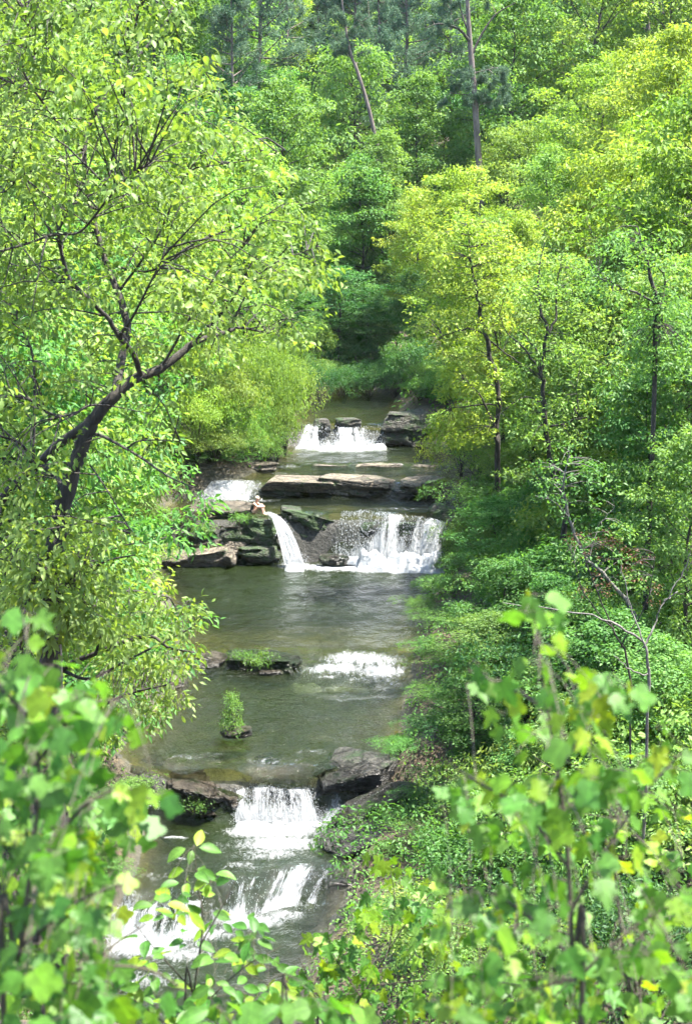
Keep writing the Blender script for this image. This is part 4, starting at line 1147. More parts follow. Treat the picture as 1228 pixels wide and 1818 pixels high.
# right bank, far to near
for a in [(690, 300, 108, 1, 'leaf_mid'), (640, 430, 112, 0, 'leaf_mid'), (610, 560, 104, 4, 'leaf_deep'), (665, 520, 100, 2, 'leaf_deep'), (720, 470, 95, 5, 'leaf_deep'), (745, 540, 92, 0, 'leaf_deep'),
          (750, 120, 112, 3, 'leaf_mid'), (800, 290, 92, 2, 'leaf_yellow'), (745, 330, 98, 0, 'leaf_yellow'), (830, 370, 84, 1, 'leaf_yellow'), (905, 210, 96, 4, 'leaf_light'), (980, 250, 88, 0, 'leaf_light'),
          (930, 370, 78, 3, 'leaf_yellow'), (1060, 90, 96, 2, 'leaf_yellow'), (1000, 170, 104, 1, 'leaf_light'), (1140, 60, 86, 0, 'leaf_yellow'), (1200, 20, 78, 1, 'leaf_yellow'), (1130, 230, 70, 4, 'leaf_yellow'), (1215, 260, 62, 3, 'leaf_light'),
          (1045, 300, 72, 5, 'leaf_yellow'), (900, 470, 72, 2, 'leaf_yellow'), (800, 560, 82, 4, 'leaf_light'), (1000, 440, 66, 1, 'leaf_light'), (1090, 420, 60, 0, 'leaf_light'), (1180, 450, 55, 2, 'leaf_light'),
          (1240, 520, 50, 4, 'leaf_mid'), (860, 640, 75, 0, 'leaf_light'), (1040, 600, 57, 1, 'leaf_mid'), (1150, 640, 50, 3, 'leaf_mid'), (940, 620, 66, 2, 'leaf_light'), (1230, 750, 45, 0, 'leaf_mid'), (1250, 120, 60, 0, 'leaf_yellow')]:
    tree_px(*a)
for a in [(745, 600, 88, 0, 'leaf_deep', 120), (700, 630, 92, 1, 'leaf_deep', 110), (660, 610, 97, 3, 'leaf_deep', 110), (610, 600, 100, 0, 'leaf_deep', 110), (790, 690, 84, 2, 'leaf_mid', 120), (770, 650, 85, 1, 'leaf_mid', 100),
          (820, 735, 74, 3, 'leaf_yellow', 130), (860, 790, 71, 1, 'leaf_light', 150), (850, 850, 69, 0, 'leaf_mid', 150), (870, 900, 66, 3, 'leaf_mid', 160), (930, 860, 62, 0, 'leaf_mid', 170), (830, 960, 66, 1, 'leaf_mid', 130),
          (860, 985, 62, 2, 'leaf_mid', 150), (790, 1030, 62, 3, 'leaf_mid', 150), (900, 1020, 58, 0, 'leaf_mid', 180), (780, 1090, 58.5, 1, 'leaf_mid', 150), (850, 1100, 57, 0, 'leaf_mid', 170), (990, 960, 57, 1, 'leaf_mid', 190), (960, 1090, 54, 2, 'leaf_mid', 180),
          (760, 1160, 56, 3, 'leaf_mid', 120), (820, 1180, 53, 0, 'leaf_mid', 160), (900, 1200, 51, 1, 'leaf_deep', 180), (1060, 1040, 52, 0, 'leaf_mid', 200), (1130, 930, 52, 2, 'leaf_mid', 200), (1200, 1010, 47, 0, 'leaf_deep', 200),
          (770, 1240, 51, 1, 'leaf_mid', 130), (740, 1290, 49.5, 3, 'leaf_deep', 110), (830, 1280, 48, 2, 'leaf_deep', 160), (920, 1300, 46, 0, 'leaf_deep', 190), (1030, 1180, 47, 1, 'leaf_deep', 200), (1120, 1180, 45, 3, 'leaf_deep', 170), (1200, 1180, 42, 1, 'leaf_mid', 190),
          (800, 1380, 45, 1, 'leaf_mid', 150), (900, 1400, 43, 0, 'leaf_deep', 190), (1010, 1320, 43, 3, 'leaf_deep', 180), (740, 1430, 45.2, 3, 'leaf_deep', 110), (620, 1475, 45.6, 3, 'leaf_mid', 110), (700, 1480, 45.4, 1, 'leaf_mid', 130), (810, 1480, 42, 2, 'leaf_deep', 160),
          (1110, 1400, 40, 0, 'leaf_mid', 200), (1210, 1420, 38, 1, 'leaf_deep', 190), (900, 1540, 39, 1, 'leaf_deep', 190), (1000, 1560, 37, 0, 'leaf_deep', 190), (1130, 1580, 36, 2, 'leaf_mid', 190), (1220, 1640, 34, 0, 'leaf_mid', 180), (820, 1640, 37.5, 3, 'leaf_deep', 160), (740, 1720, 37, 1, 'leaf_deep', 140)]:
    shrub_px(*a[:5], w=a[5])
_p = atz(414, 1300, -0.42)
plant(ISLET, _p[0], _p[1], -0.5, (0.36, 0.36, 0.44), 'shrub', 'shrub', 'green', M['leaf_mid'], None, 'small lone bush growing on the islet in mid-stream', cat='shrub', stem='stems')
rock((_p[0] + 0.05, _p[1] + 0.1, -0.62), (1.1, 0.7, 0.3), 38, R0, 'low gravelly islet rock under the lone bush', flat=0.9, group=G)

for a in [(600, 470, 99, 0), (640, 500, 103, 4), (680, 460, 106, 1), (655, 560, 98, 2), (705, 540, 99, 0), (600, 590, 101, 3), (560, 480, 101, 4), (625, 480, 106, 2)]:
    tree_px(*a, 'leaf_deep', wide=1.9)  # darker leaves give this hollow its shade by colour
for a in [(590, 640, 97.5, 0, 110), (640, 645, 98.5, 1, 110), (690, 640, 96.5, 3, 110), (720, 655, 91, 0, 90), (560, 660, 95.5, 1, 80)]:
    shrub_px(*a[:4], 'leaf_deep', w=a[4])  # shade of the hollow again put into leaf colour
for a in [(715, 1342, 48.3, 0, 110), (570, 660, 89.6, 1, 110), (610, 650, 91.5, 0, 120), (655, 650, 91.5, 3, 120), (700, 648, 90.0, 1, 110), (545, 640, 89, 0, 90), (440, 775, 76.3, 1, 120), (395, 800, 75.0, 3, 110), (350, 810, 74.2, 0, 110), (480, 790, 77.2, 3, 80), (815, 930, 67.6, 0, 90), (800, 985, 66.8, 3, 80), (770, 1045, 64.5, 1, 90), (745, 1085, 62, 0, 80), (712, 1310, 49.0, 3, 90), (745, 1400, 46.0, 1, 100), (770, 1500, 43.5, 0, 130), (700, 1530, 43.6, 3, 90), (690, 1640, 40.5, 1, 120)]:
    shrub_px(*a[:4], 'leaf_deep' if a[2] > 88 else 'leaf_mid', w=a[4])  # stream-head shrubs take the darker leaf as painted shade
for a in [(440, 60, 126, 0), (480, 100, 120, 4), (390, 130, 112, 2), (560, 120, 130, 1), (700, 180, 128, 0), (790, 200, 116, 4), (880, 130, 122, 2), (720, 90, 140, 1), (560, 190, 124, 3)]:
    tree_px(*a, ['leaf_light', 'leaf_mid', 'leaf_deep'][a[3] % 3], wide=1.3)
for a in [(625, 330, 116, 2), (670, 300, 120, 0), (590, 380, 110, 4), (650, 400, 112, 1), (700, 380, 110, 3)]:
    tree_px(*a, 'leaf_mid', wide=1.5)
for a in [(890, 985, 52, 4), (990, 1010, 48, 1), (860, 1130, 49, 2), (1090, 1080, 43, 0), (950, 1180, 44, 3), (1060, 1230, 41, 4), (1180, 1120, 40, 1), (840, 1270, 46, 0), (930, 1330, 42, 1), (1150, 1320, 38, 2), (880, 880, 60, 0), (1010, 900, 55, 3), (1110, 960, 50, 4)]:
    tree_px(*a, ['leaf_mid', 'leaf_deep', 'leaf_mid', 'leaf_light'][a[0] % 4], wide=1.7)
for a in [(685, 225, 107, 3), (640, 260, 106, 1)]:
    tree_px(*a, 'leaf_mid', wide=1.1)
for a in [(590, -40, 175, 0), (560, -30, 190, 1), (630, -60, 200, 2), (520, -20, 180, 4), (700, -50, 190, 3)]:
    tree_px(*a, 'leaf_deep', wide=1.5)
# small plants on rocks
for px, py, D, w, lab in [(425, 916, 68.9, 45, 'green tuft clinging to the cliff under the bather'), (365, 930, 68.9, 45, 'leafy tuft hanging below the sunlit shelf'), (470, 1160, 55.4, 60, 'green tuft along the mossy rock bar'), (420, 1160, 55.6, 50, 'small fern on the left of the mossy rock bar'),
                         (262, 1385, 47.2, 90, 'leafy plant beside the thin trickle'), (345, 1425, 46.5, 60, 'spray of leaves hanging over the black hollow'), (405, 1285, 50.4, 50, 'grassy clump at the foot of the islet bush'), (215, 1335, 48.9, 60, 'green tuft behind the dark bank boulder'), (650, 1455, 45.4, 90, 'green tuft on the layered rock'), (620, 1535, 44.4, 70, 'low plant on the tilted ledge')]:
    top = at(px, py, D); h = w * 0.4 * mpp(D)
    plant(TUFT, top[0], D, top[2] - h, (w * mpp(D) / 2 / 1.3, w * mpp(D) / 2 / 1.3, h / 1.0), 'plant', 'plant', 'green', M['leaf_mid'], None, lab, cat='plant', stem='stems')
# more bank shrubs kept nearer the eye
# far wooded hillside
rs = np.random.RandomState(77)
def far_fill():
    n = 0
    for D in np.concatenate([np.arange(116, 180, 8.0), np.arange(182, 300, 12.0)]):
        half = D * 0.235
        st = 6.2 if D < 180 else 8.5
        for x in np.arange(-half, half, st):
            X = x + rs.randn() * 1.5; Y = D + rs.randn() * 2.2
            z = gz(X, Y) - 0.2
            pxx, pyy = proj((X, Y, z + 8))
            pine = rs.rand() < (0.62 if (330 < pxx < 760 or D > 190) else 0.22)
            if pine and 865 < pxx < 965 and D < 175: pine = False
            if pine:
                p = PIN[rs.randint(3)]; s = 0.85 + 0.4 * rs.rand()
                plant(p, X, Y, z, s, 'pine_tree', 'pine', 'bluish', M['needle'])
            else:
                mk = ['leaf_light', 'leaf_mid', 'leaf_yellow', 'leaf_mid'][rs.randint(4)]
                s = 1.1 + 0.5 * rs.rand()
                plant(BRO[rs.randint(6)], X, Y, z, s, 'tree', 'tree', COLW[mk], M[mk])
            n += 1
    return n
NFAR = far_fill()

# extra shrubs filling the lower banks, kept clear of the open water
WIN_L = [(690, 545), (740, 545), (800, 528), (840, 460), (865, 350), (890, 312), (960, 290), (1000, 285), (1080, 365), (1150, 350), (1190, 325), (1240, 310), (1310, 225), (1345, 180), (1400, 250), (1480, 250), (1540, 215), (1600, 240), (1660, 170), (1740, 100), (1818, 60)]
WIN_R = [(690, 692), (740, 705), (785, 760), (830, 800), (880, 792), (940, 784), (1000, 770), (1040, 742), (1090, 705), (1180, 722), (1240, 705), (1340, 690), (1400, 700), (1440, 640), (1490, 570), (1560, 600), (1600, 640), (1680, 560), (1818, 560)]
def win(py):
    l = np.interp(py, [a for a, b in WIN_L], [b for a, b in WIN_L]); r = np.interp(py, [a for a, b in WIN_R], [b for a, b in WIN_R])
    return l, r
def fill_shrubs():
    for D in np.arange(33, 92, 2.6):
        for side in (-1, 1):
            e = np.interp(D, TD, TR if side > 0 else TL)
            lim = 0.215 * D
            x = abs(e) * 0 + 0.9 + rs.rand()
            while True:
                X = e + side * x
                if abs(X) > lim: break
                Y = D + rs.randn() * 0.8
                h = (0.9 + 1.3 * rs.rand() + 0.10 * x) * (1.55 if side > 0 and D < 66 else 1.0)
                z = gz(X, Y) - 0.1
                pi = rs.randint(4)
                R = [1.8, 2.0, 1.6, 1.5][pi]; H = [3.0, 2.4, 3.6, 2.0][pi]
                sx = h * 0.62 / R * 1.25
                pxc, pyc = proj((X, Y, z + h * 0.5)); pw = h * 0.8 / mpp(Y)
                _, pyt = proj((X, Y, z + h))
                ok = all((pxc - pw > win(q)[1]) if side > 0 else (pxc + pw < win(q)[0]) for q in (pyt, pyc, pyc + (pyc - pyt)))
                if ok:
                    mk = ['leaf_mid', 'leaf_deep', 'leaf_mid', 'leaf_light'][rs.randint(4)] if side > 0 else ['leaf_mid', 'leaf_light', 'leaf_mid'][rs.randint(3)]
                    plant(SHR[pi], X, Y, z, (sx, sx, h / H), 'shrub', 'shrub', COLW[mk], M[mk], cat='shrub', stem='stems')
                x += 1.9 + 1.3 * rs.rand()
fill_shrubs()

# low ground plants on both banks
def undergrowth():
    n = 15000
    D = 28 + 140 * rs.rand(n) ** 1.15
    X = (rs.rand(n) * 2 - 1) * 0.23 * D
    xl, xr = np.interp(D, TD, TL), np.interp(D, TD, TR)
    ok = (X < xl - 0.25) | (X > xr + 0.25) | (D < 33) | (D > 100)
    X, D = X[ok], D[ok]
    Z = terrain(X, D)
    C = np.stack([X, D, Z + 0.05 + 0.4 * rs.rand(len(X))], -1)
    out = []
    for m, k, r0, l0 in ((D < 75, 14, 0.28, 0.11), (D >= 75, 9, 0.75, 0.26)):
        out.append(sprays(rs, C[m], UP + rs.randn(int(m.sum()), 3) * 0.25, k, r0, l0, flat=0.35, droop=0.2))
    V = np.concatenate([out[0][0], out[1][0]]); F = np.concatenate([out[0][1], out[1][1] + len(out[0][0])]); r = np.concatenate([out[0][2], out[1][2]])
    tag(link('undergrowth', mesh_np('undergrowth', V, F, M['leaf_mid'], False, {'rnd': ('FACE', r)})), 'low leafy plants covering the banks', 'ground cover', kind='stuff')
undergrowth()
# ------------------------------------------------------------------ big leaning tree on the left
def leaf_mesh(kind, seed, mat):
    """one leaf, stalk at origin, blade along +Y, length 1"""
    r = np.random.RandomState(seed)
    if kind == 'oval':
        ts = np.linspace(0, 1, 8)
        w = 0.27 * np.sin(np.pi * np.clip(ts, 0, 1) ** 0.85) ** 0.8
        mid = np.stack([0 * ts, ts, 0.06 * np.sin(3 * ts + seed) - 0.16 * ts ** 2], -1)
        Lf = mid + np.stack([-w, 0 * w, 0.38 * w], -1); Rt = mid + np.stack([w, 0 * w, 0.38 * w], -1)
        V = np.concatenate([mid, Lf, Rt]); n = 8
        F = []
        for i in range(n - 1):
            F += [[i, i + 1, n + i + 1, n + i], [i, 2 * n + i, 2 * n + i + 1, i + 1]]
        me = mesh_np('leaf', V, np.array(F), mat, True, {'rnd': ('FACE', np.full(len(F), 0.25 + 0.7 * r.rand()))})
        return me
    if kind == 'maple':     # three to five pointed lobes
        half = [(0, 0), (.10, -.05), (.30, -.02), (.42, .12), (.30, .20), (.36, .30), (.56, .46), (.40, .50), (.30, .52), (.17, .46), (.20, .62), (.12, .76), (0, 1.0)]
    else:                   # tulip-tree: broad, four-pointed, notched tip
        half = [(0, 0), (.16, .00), (.34, .06), (.47, .20), (.36, .36), (.33, .46), (.44, .62), (.40, .78), (.24, .80), (.10, .78), (0, .74)]
    half = np.array(half)
    half[1:-1] += r.randn(len(half) - 2, 2) * 0.02
    out = np.concatenate([half, (half * np.array([-1, 1]))[1:-1][::-1]])
    c = np.array([[0, 0.36]])
    P = np.concatenate([c, out])
    z = 0.30 * np.abs(P[:, 0]) - 0.30 * np.abs(P[:, 0]) ** 2 * 1.6 - (0.10 + 0.2 * r.rand()) * P[:, 1] ** 2 + 0.03 * np.sin(9 * P[:, 0] + seed) 
    V = np.stack([P[:, 0], P[:, 1], z], -1)
    n = len(out)
    F = np.array([[0, 1 + i, 1 + (i + 1) % n] for i in range(n)])
    return mesh_np('leaf', V, F, mat, True, {'rnd': ('FACE', np.full(n, 0.1 + 0.85 * r.rand()))})

def place_leaf(parent, me, p, d, n, size, width=1.0):
    d = Vector(d).normalized(); n = Vector(n)
    s = d.cross(n); s.normalize(); nn = s.cross(d)
    o = bpy.data.objects.new('leaf', me)
    COL.objects.link(o)
    o.parent = parent
    m = Matrix(((s.x * size * width, d.x * size, nn.x * size, p[0]), (s.y * size * width, d.y * size, nn.y * size, p[1]), (s.z * size * width, d.z * size, nn.z * size, p[2]), (0, 0, 0, 1)))
    o.matrix_basis = m
    return o

def hero_tree():
    rs = np.random.RandomState(11)
    D0 = 18.0
    b = at(88, 1100, D0)
    zb = gz(b[0], D0) - 0.2
    root = empty('tree', (b[0], D0, zb), 'big dark-barked tree leaning over the stream at left, its trunk forked, long limb reaching right', 'tree')
    off = np.array(root.location)
    def W(x, y, d=0.0): return at(x, y, D0 + d)
    LIMBS = [
        # (name, [(px,py,dD)], [width px])
        ('trunk', [(88, 1100, 0), (98, 980, 0), (106, 930, 0), (124, 860, 0), (148, 785, 0), (168, 742, 0)], [60, 54, 48, 42, 40, 36]),
        ('limb', [(160, 752, 0), (205, 702, 0), (245, 672, .1), (285, 655, .2), (320, 628, .3), (350, 606, .4), (400, 590, .6), (430, 582, .7), (475, 592, .9)], [36, 32, 28, 24, 20, 16, 11, 8, 3]),
        ('limb', [(-40, 930, .8), (5, 885, .6), (60, 832, .5), (110, 786, .3), (158, 752, .1)], [28, 28, 26, 26, 26]),
        ('limb', [(112, 868, 0), (98, 846, .2), (74, 822, .4)], [20, 15, 12]),
        ('limb', [(250, 668, .1), (238, 630, -.1), (212, 598, -.2), (188, 560, -.3), (140, 515, -.5), (122, 490, -.5), (105, 425, -.6), (118, 380, -.7), (150, 330, -.8)], [16, 14, 13, 12, 12, 11, 9, 5, 2]),
        ('limb', [(205, 700, 0), (214, 650, .5), (226, 590, .8), (218, 540, 1.), (190, 470, 1.2), (165, 380, 1.4), (150, 270, 1.6), (172, 195, 1.8), (222, 130, 2.), (300, 30, 2.3), (310, -40, 2.4)], [26, 24, 22, 20, 17, 15, 14, 12, 9, 7, 5]),
        ('limb', [(-30, 706, -1), (45, 706, -.9), (90, 735, -.8), (130, 736, -.7), (160, 720, -.6), (205, 722, -.5), (270, 736, -.4)], [9, 8.5, 8, 7, 6, 4, 2]),
        ('limb', [(168, 770, 0), (190, 778, -.3), (240, 806, -.6), (300, 846, -.9), (345, 866, -1.1)], [10, 8, 7, 5, 2]),
        ('limb', [(225, 796, -.5), (252, 782, -.7), (320, 783, -.9)], [5, 4, 2]),
        ('limb', [(345, 608, .4), (372, 578, .3), (390, 560, .2), (410, 535, 0), (432, 495, 0)], [11, 9, 8, 6, 3]),
        ('limb', [(212, 598, -.2), (240, 556, -.5), (268, 500, -.8), (300, 440, -1)], [9, 7, 5, 2]),
        ('limb', [(112, 440, -.6), (100, 416, -.8), (50, 432, -1), (-20, 452, -1.2)], [7, 7, 6, 5]),
        ('limb', [(105, 416, -.7), (145, 410, -.9), (190, 355, -1.1), (225, 320, -1.3), (268, 288, -1.5)], [6, 6, 5, 4, 2]),
        ('limb', [(170, 360, 1.4), (195, 300, 1.2), (215, 200, 1), (226, 120, .8), (246, 15, .6)], [6, 5.5, 5, 4, 2]),
        ('limb', [(210, 520, 1.1), (280, 420, .9), (330, 312, .9), (380, 294, .8), (445, 284, .8), (505, 266, .7)], [8, 6, 5, 4, 3, 2]),
        ('limb', [(405, 588, .6), (450, 500, .6), (490, 466, .6), (530, 450, .7), (570, 436, .7)], [6, 5, 4, 3, 2]),
        ('limb', [(160, 825, 0), (192, 872, -.4), (232, 940, -.8), (258, 968, -1)], [5, 4, 3, 2]),
        ('limb', [(60, 832, .5), (40, 790, .2), (-10, 770, 0)], [9, 7, 6]),
        ('limb', [(150, 270, 1.6), (90, 200, 1.2), (40, 120, 1), (60, 60, .9), (40, 10, .8)], [8, 7, 6, 4, 3]),
        ('limb', [(222, 130, 2.), (280, 150, 1.6), (340, 140, 1.4), (390, 170, 1.2)], [5, 4, 3, 2]),
        ('limb', [(165, 380, 1.4), (240, 330, 1.8), (300, 230, 2), (350, 200, 2)], [7, 5, 4, 2]),
        ('limb', [(190, 470, 1.2), (270, 480, 1), (350, 430, .9), (430, 400, .8), (500, 370, .8)], [7, 6, 5, 4, 2]),
        ('limb', [(285, 655, .2), (340, 560, .1), (390, 480, .2), (440, 430, .3)], [8, 6, 4, 2]),
        ('limb', [(60, 832, .5), (60, 640, .8), (30, 560, .9), (50, 480, 1)], [9, 7, 5, 3]),
        ('limb', [(5, 885, .6), (-10, 980, .2), (40, 1000, 0)], [8, 5, 3]),
        ('limb', [(40, 120, 1), (100, 60, 1), (160, 20, .8)], [5, 3, 2]),
        ('limb', [(150, 270, 1.6), (60, 300, .4), (10, 340, 0)], [6, 4, 3]),
        ('limb', [(-20, 130, 1.2), (30, 150, 1.2), (100, 165, 1.3), (170, 200, 1.7)], [6, 6, 5, 4]),
    ]
    nodes = []
    for nm, pts, wd in LIMBS:
        P = np.array([W(*p) for p in pts])
        if nm == 'trunk':
            P = np.vstack([[off[0] - 0.05, D0, zb - 0.1], P]); wd = [70] + wd
        n = len(P) * 4
        Q = bez(P, n)
        R = np.interp(np.linspace(0, 1, n), np.linspace(0, 1, len(wd)), wd) * mpp(D0) / 2 * 0.68
        Q = Q + rs.randn(n, 3) * (R * 0.10)[:, None]
        g = Geo(); tube(g, Q - off, R, 10 if nm == 'trunk' else 7)
        link(nm, g.mesh(nm, M['bark_dark'], True), root)
        if nm != 'trunk':
            for q, r in zip(Q[2:], R[2:]): nodes.append((q, r))
    NP = np.array([q for q, r in nodes])
    # twigs reaching into the crown
    used = np.zeros(len(NP))
    tw = Geo(); C, Nn = [], []
    def edge(y):  # right outline of the crown
        return np.interp(y, [0, 80, 160, 300, 420, 520, 590, 650, 720, 800, 880, 960], [340, 330, 400, 500, 590, 590, 560, 450, 320, 250, 250, 200])
    k = 0
    while k < 580:
        py = -60 + 1020 * rs.rand(); px = -60 + 660 * rs.rand()
        if px > edge(py) - 10: continue
        if 690 < py < 900 and 60 < px < 240 and rs.rand() < 0.75: continue       # trunk left open
        if py > 640 and px > 200 and rs.rand() < 0.6: continue
        if (300 > px > 20 and 500 < py < 700) and rs.rand() < 0.35: continue
        e = W(px, py, rs.randn() * 1.3 + 0.2)
        j = np.argsort(np.linalg.norm((NP - e) * np.array([1, 0.8, 1.3]), axis=1) + 0.22 * used)[rs.randint(3)]
        q = NP[j]; used[j] += 1
        dd = e - q; l = np.linalg.norm(dd)
        if l > 1.5 or l < 0.15: continue
        m = q + dd * 0.5 + UP * 0.12 * l + rs.randn(3) * 0.06 * l
        Q = bez([q, m, e - UP * 0.05 * l], 6)
        tube(tw, Q - off, np.linspace(min(0.013, 0.005 + 0.005 * l), 0.0025, 6), 4)
        for w in ((1.0, 0.7) if l > 0.8 else (1.0,)):
            C.append(q + (e - q) * w + rs.randn(3) * 0.05); Nn.append(UP + norm(dd) * 0.3 + rs.randn(3) * 0.35)
        k += 1
    tag(link('twigs', tw.mesh('twigs', M['bark_dark'], True), root), kind='stuff')
    C = np.array(C); Nn = np.array(Nn)
    V, F, r = sprays(rs, C - off, Nn, 20, 0.24, 0.084, flat=0.15, droop=0.45, jit=0.5, wid=0.48, fine=True)
    tag(link('crown', mesh_np('crown', V, F, M['leaf_hero'], True, {'rnd': ('FACE', r)}), root), kind='stuff')
    # the leaves nearest the eye, one by one
    LM = [leaf_mesh('oval', 900 + i, M['leaf_hero']) for i in range(6)]
    sel = np.argsort(C[:, 1])[:75]
    for i in sel:
        for _ in range(4):
            a = rs.rand() * 6.283
            rad = np.array([math.cos(a), math.sin(a), 0])
            p = C[i] + rad * 0.08 + rs.randn(3) * 0.05 + np.array([0, -0.1, 0])
            place_leaf(root, LM[rs.randint(6)], p - off, rad * 0.8 + rs.randn(3) * 0.3 - UP * 0.5, UP + rs.randn(3) * 0.4, 0.085 + 0.035 * rs.rand())
hero_tree()

# understory tree hanging over the left bank in front of the pool
def understory():
    rs = np.random.RandomState(21)
    D0 = 20.5
    b = at(60, 1500, D0)
    zb = gz(b[0], D0) - 0.2
    root = empty('tree', (b[0], D0, zb), 'leafy understory tree at left drooping its narrow leaves over the pool edge', 'tree')
    off = np.array(root.location)
    def W(x, y, d=0.0): return at(x, y, D0 + d)
    L_ = [[(60, 1500, 0), (40, 1380, 0), (30, 1250, 0), (45, 1130, 0), (80, 1040, .2)], [(35, 1280, 0), (110, 1190, -.3), (170, 1160, -.5), (225, 1138, -.6), (270, 1130, -.7), (300, 1150, -.8), (345, 1158, -.9)],
          [(30, 1240, 0), (90, 1150, .4), (150, 1090, .6), (220, 1050, .8), (300, 1060, .9)], [(170, 1160, -.5), (190, 1110, -.6), (230, 1095, -.6)], [(40, 1320, 0), (130, 1280, -.2), (220, 1235, -.4), (300, 1215, -.6)],
          [(45, 1130, 0), (110, 1050, -.5), (180, 1000, -.7), (240, 985, -.8)], [(40, 1200, 0), (60, 1120, -1.5), (100, 1060, -2.8), (150, 1000, -3.2)], [(40, 1250, 0), (40, 1120, -2), (60, 1040, -3.0), (70, 980, -3.3)], [(40, 1180, 0), (0, 1100, .3), (-30, 1030, .4)], [(110, 1190, -.3), (160, 1205, -.5), (230, 1170, -.7), (330, 1120, -.6), (360, 1095, -.6)]]
    Wd = [26, 12, 11, 6, 10, 9, 8, 8, 9, 7]
    nodes = []
    for i, (pts, w) in enumerate(zip(L_, Wd)):
        P = np.array([W(*p) for p in pts])
        if i == 0: P = np.vstack([[off[0], off[1], zb - .1], P])
        Q = bez(P, len(P) * 4)
        g = Geo(); tube(g, Q - off, np.linspace(w, w * 0.25, len(Q)) * mpp(D0) / 2, 7)
        link('trunk' if i == 0 else 'limb', g.mesh('limb', M['bark_dark'], True), root)
        nodes += list(Q[3:])
    NP = np.array(nodes)
    tw = Geo(); C, Nn = [], []
    def edge(y): return np.interp(y, [940, 1000, 1050, 1090, 1150, 1190, 1250, 1290, 1340], [120, 180, 290, 350, 350, 330, 330, 250, 150])
    k = 0
    while k < 330:
        py = 940 + 400 * rs.rand(); px = -40 + 410 * rs.rand()
        if px > edge(py) - 6: continue
        fr = k % 5 == 0
        if fr: px = 10 + 180 * rs.rand(); py = 960 + 170 * rs.rand()
        e = W(px, py, -3.0 + rs.randn() * 0.3 if fr else rs.randn() * 0.9)
        q = NP[np.argmin(np.linalg.norm((NP - e) * np.array([1, 0.8, 1.3]), axis=1))]
        dd = e - q; l = np.linalg.norm(dd)
        if l > 2.2: continue
        tube(tw, bez([q, q + dd * 0.5 + UP * 0.15 * l, e], 6) - off, np.linspace(0.008, 0.0025, 6), 4)
        C.append(e); Nn.append(UP + norm(dd) * 0.3 + rs.randn(3) * 0.35)
        if l > 0.7: C.append(q + dd * 0.65); Nn.append(UP + rs.randn(3) * 0.35)
        k += 1
    tag(link('twigs', tw.mesh('twigs', M['bark_dark'], True), root), kind='stuff')
    C = np.array(C); Nn = np.array(Nn)
    V, F, r = sprays(rs, C - off, Nn, 19, 0.27, 0.110, flat=0.18, droop=0.6, jit=0.5, wid=0.36, fine=True)
    tag(link('crown', mesh_np('crown', V, F, M['leaf_hero'], True, {'rnd': ('FACE', r)}), root), kind='stuff')
    LM = [leaf_mesh('oval', 930 + i, M['leaf_hero']) for i in range(5)]
    for i in np.argsort(C[:, 1])[:60]:
        for _ in range(4):
            a = rs.rand() * 6.283; rad = np.array([math.cos(a), math.sin(a), 0])
            p = C[i] + rad * 0.08 + rs.randn(3) * 0.05 + np.array([0, -0.1, 0])
            place_leaf(root, LM[rs.randint(5)], p - off, rad * 0.8 + rs.randn(3) * 0.3 - UP * 0.55, UP + rs.randn(3) * 0.4, 0.115 + 0.05 * rs.rand(), 0.75)
understory()

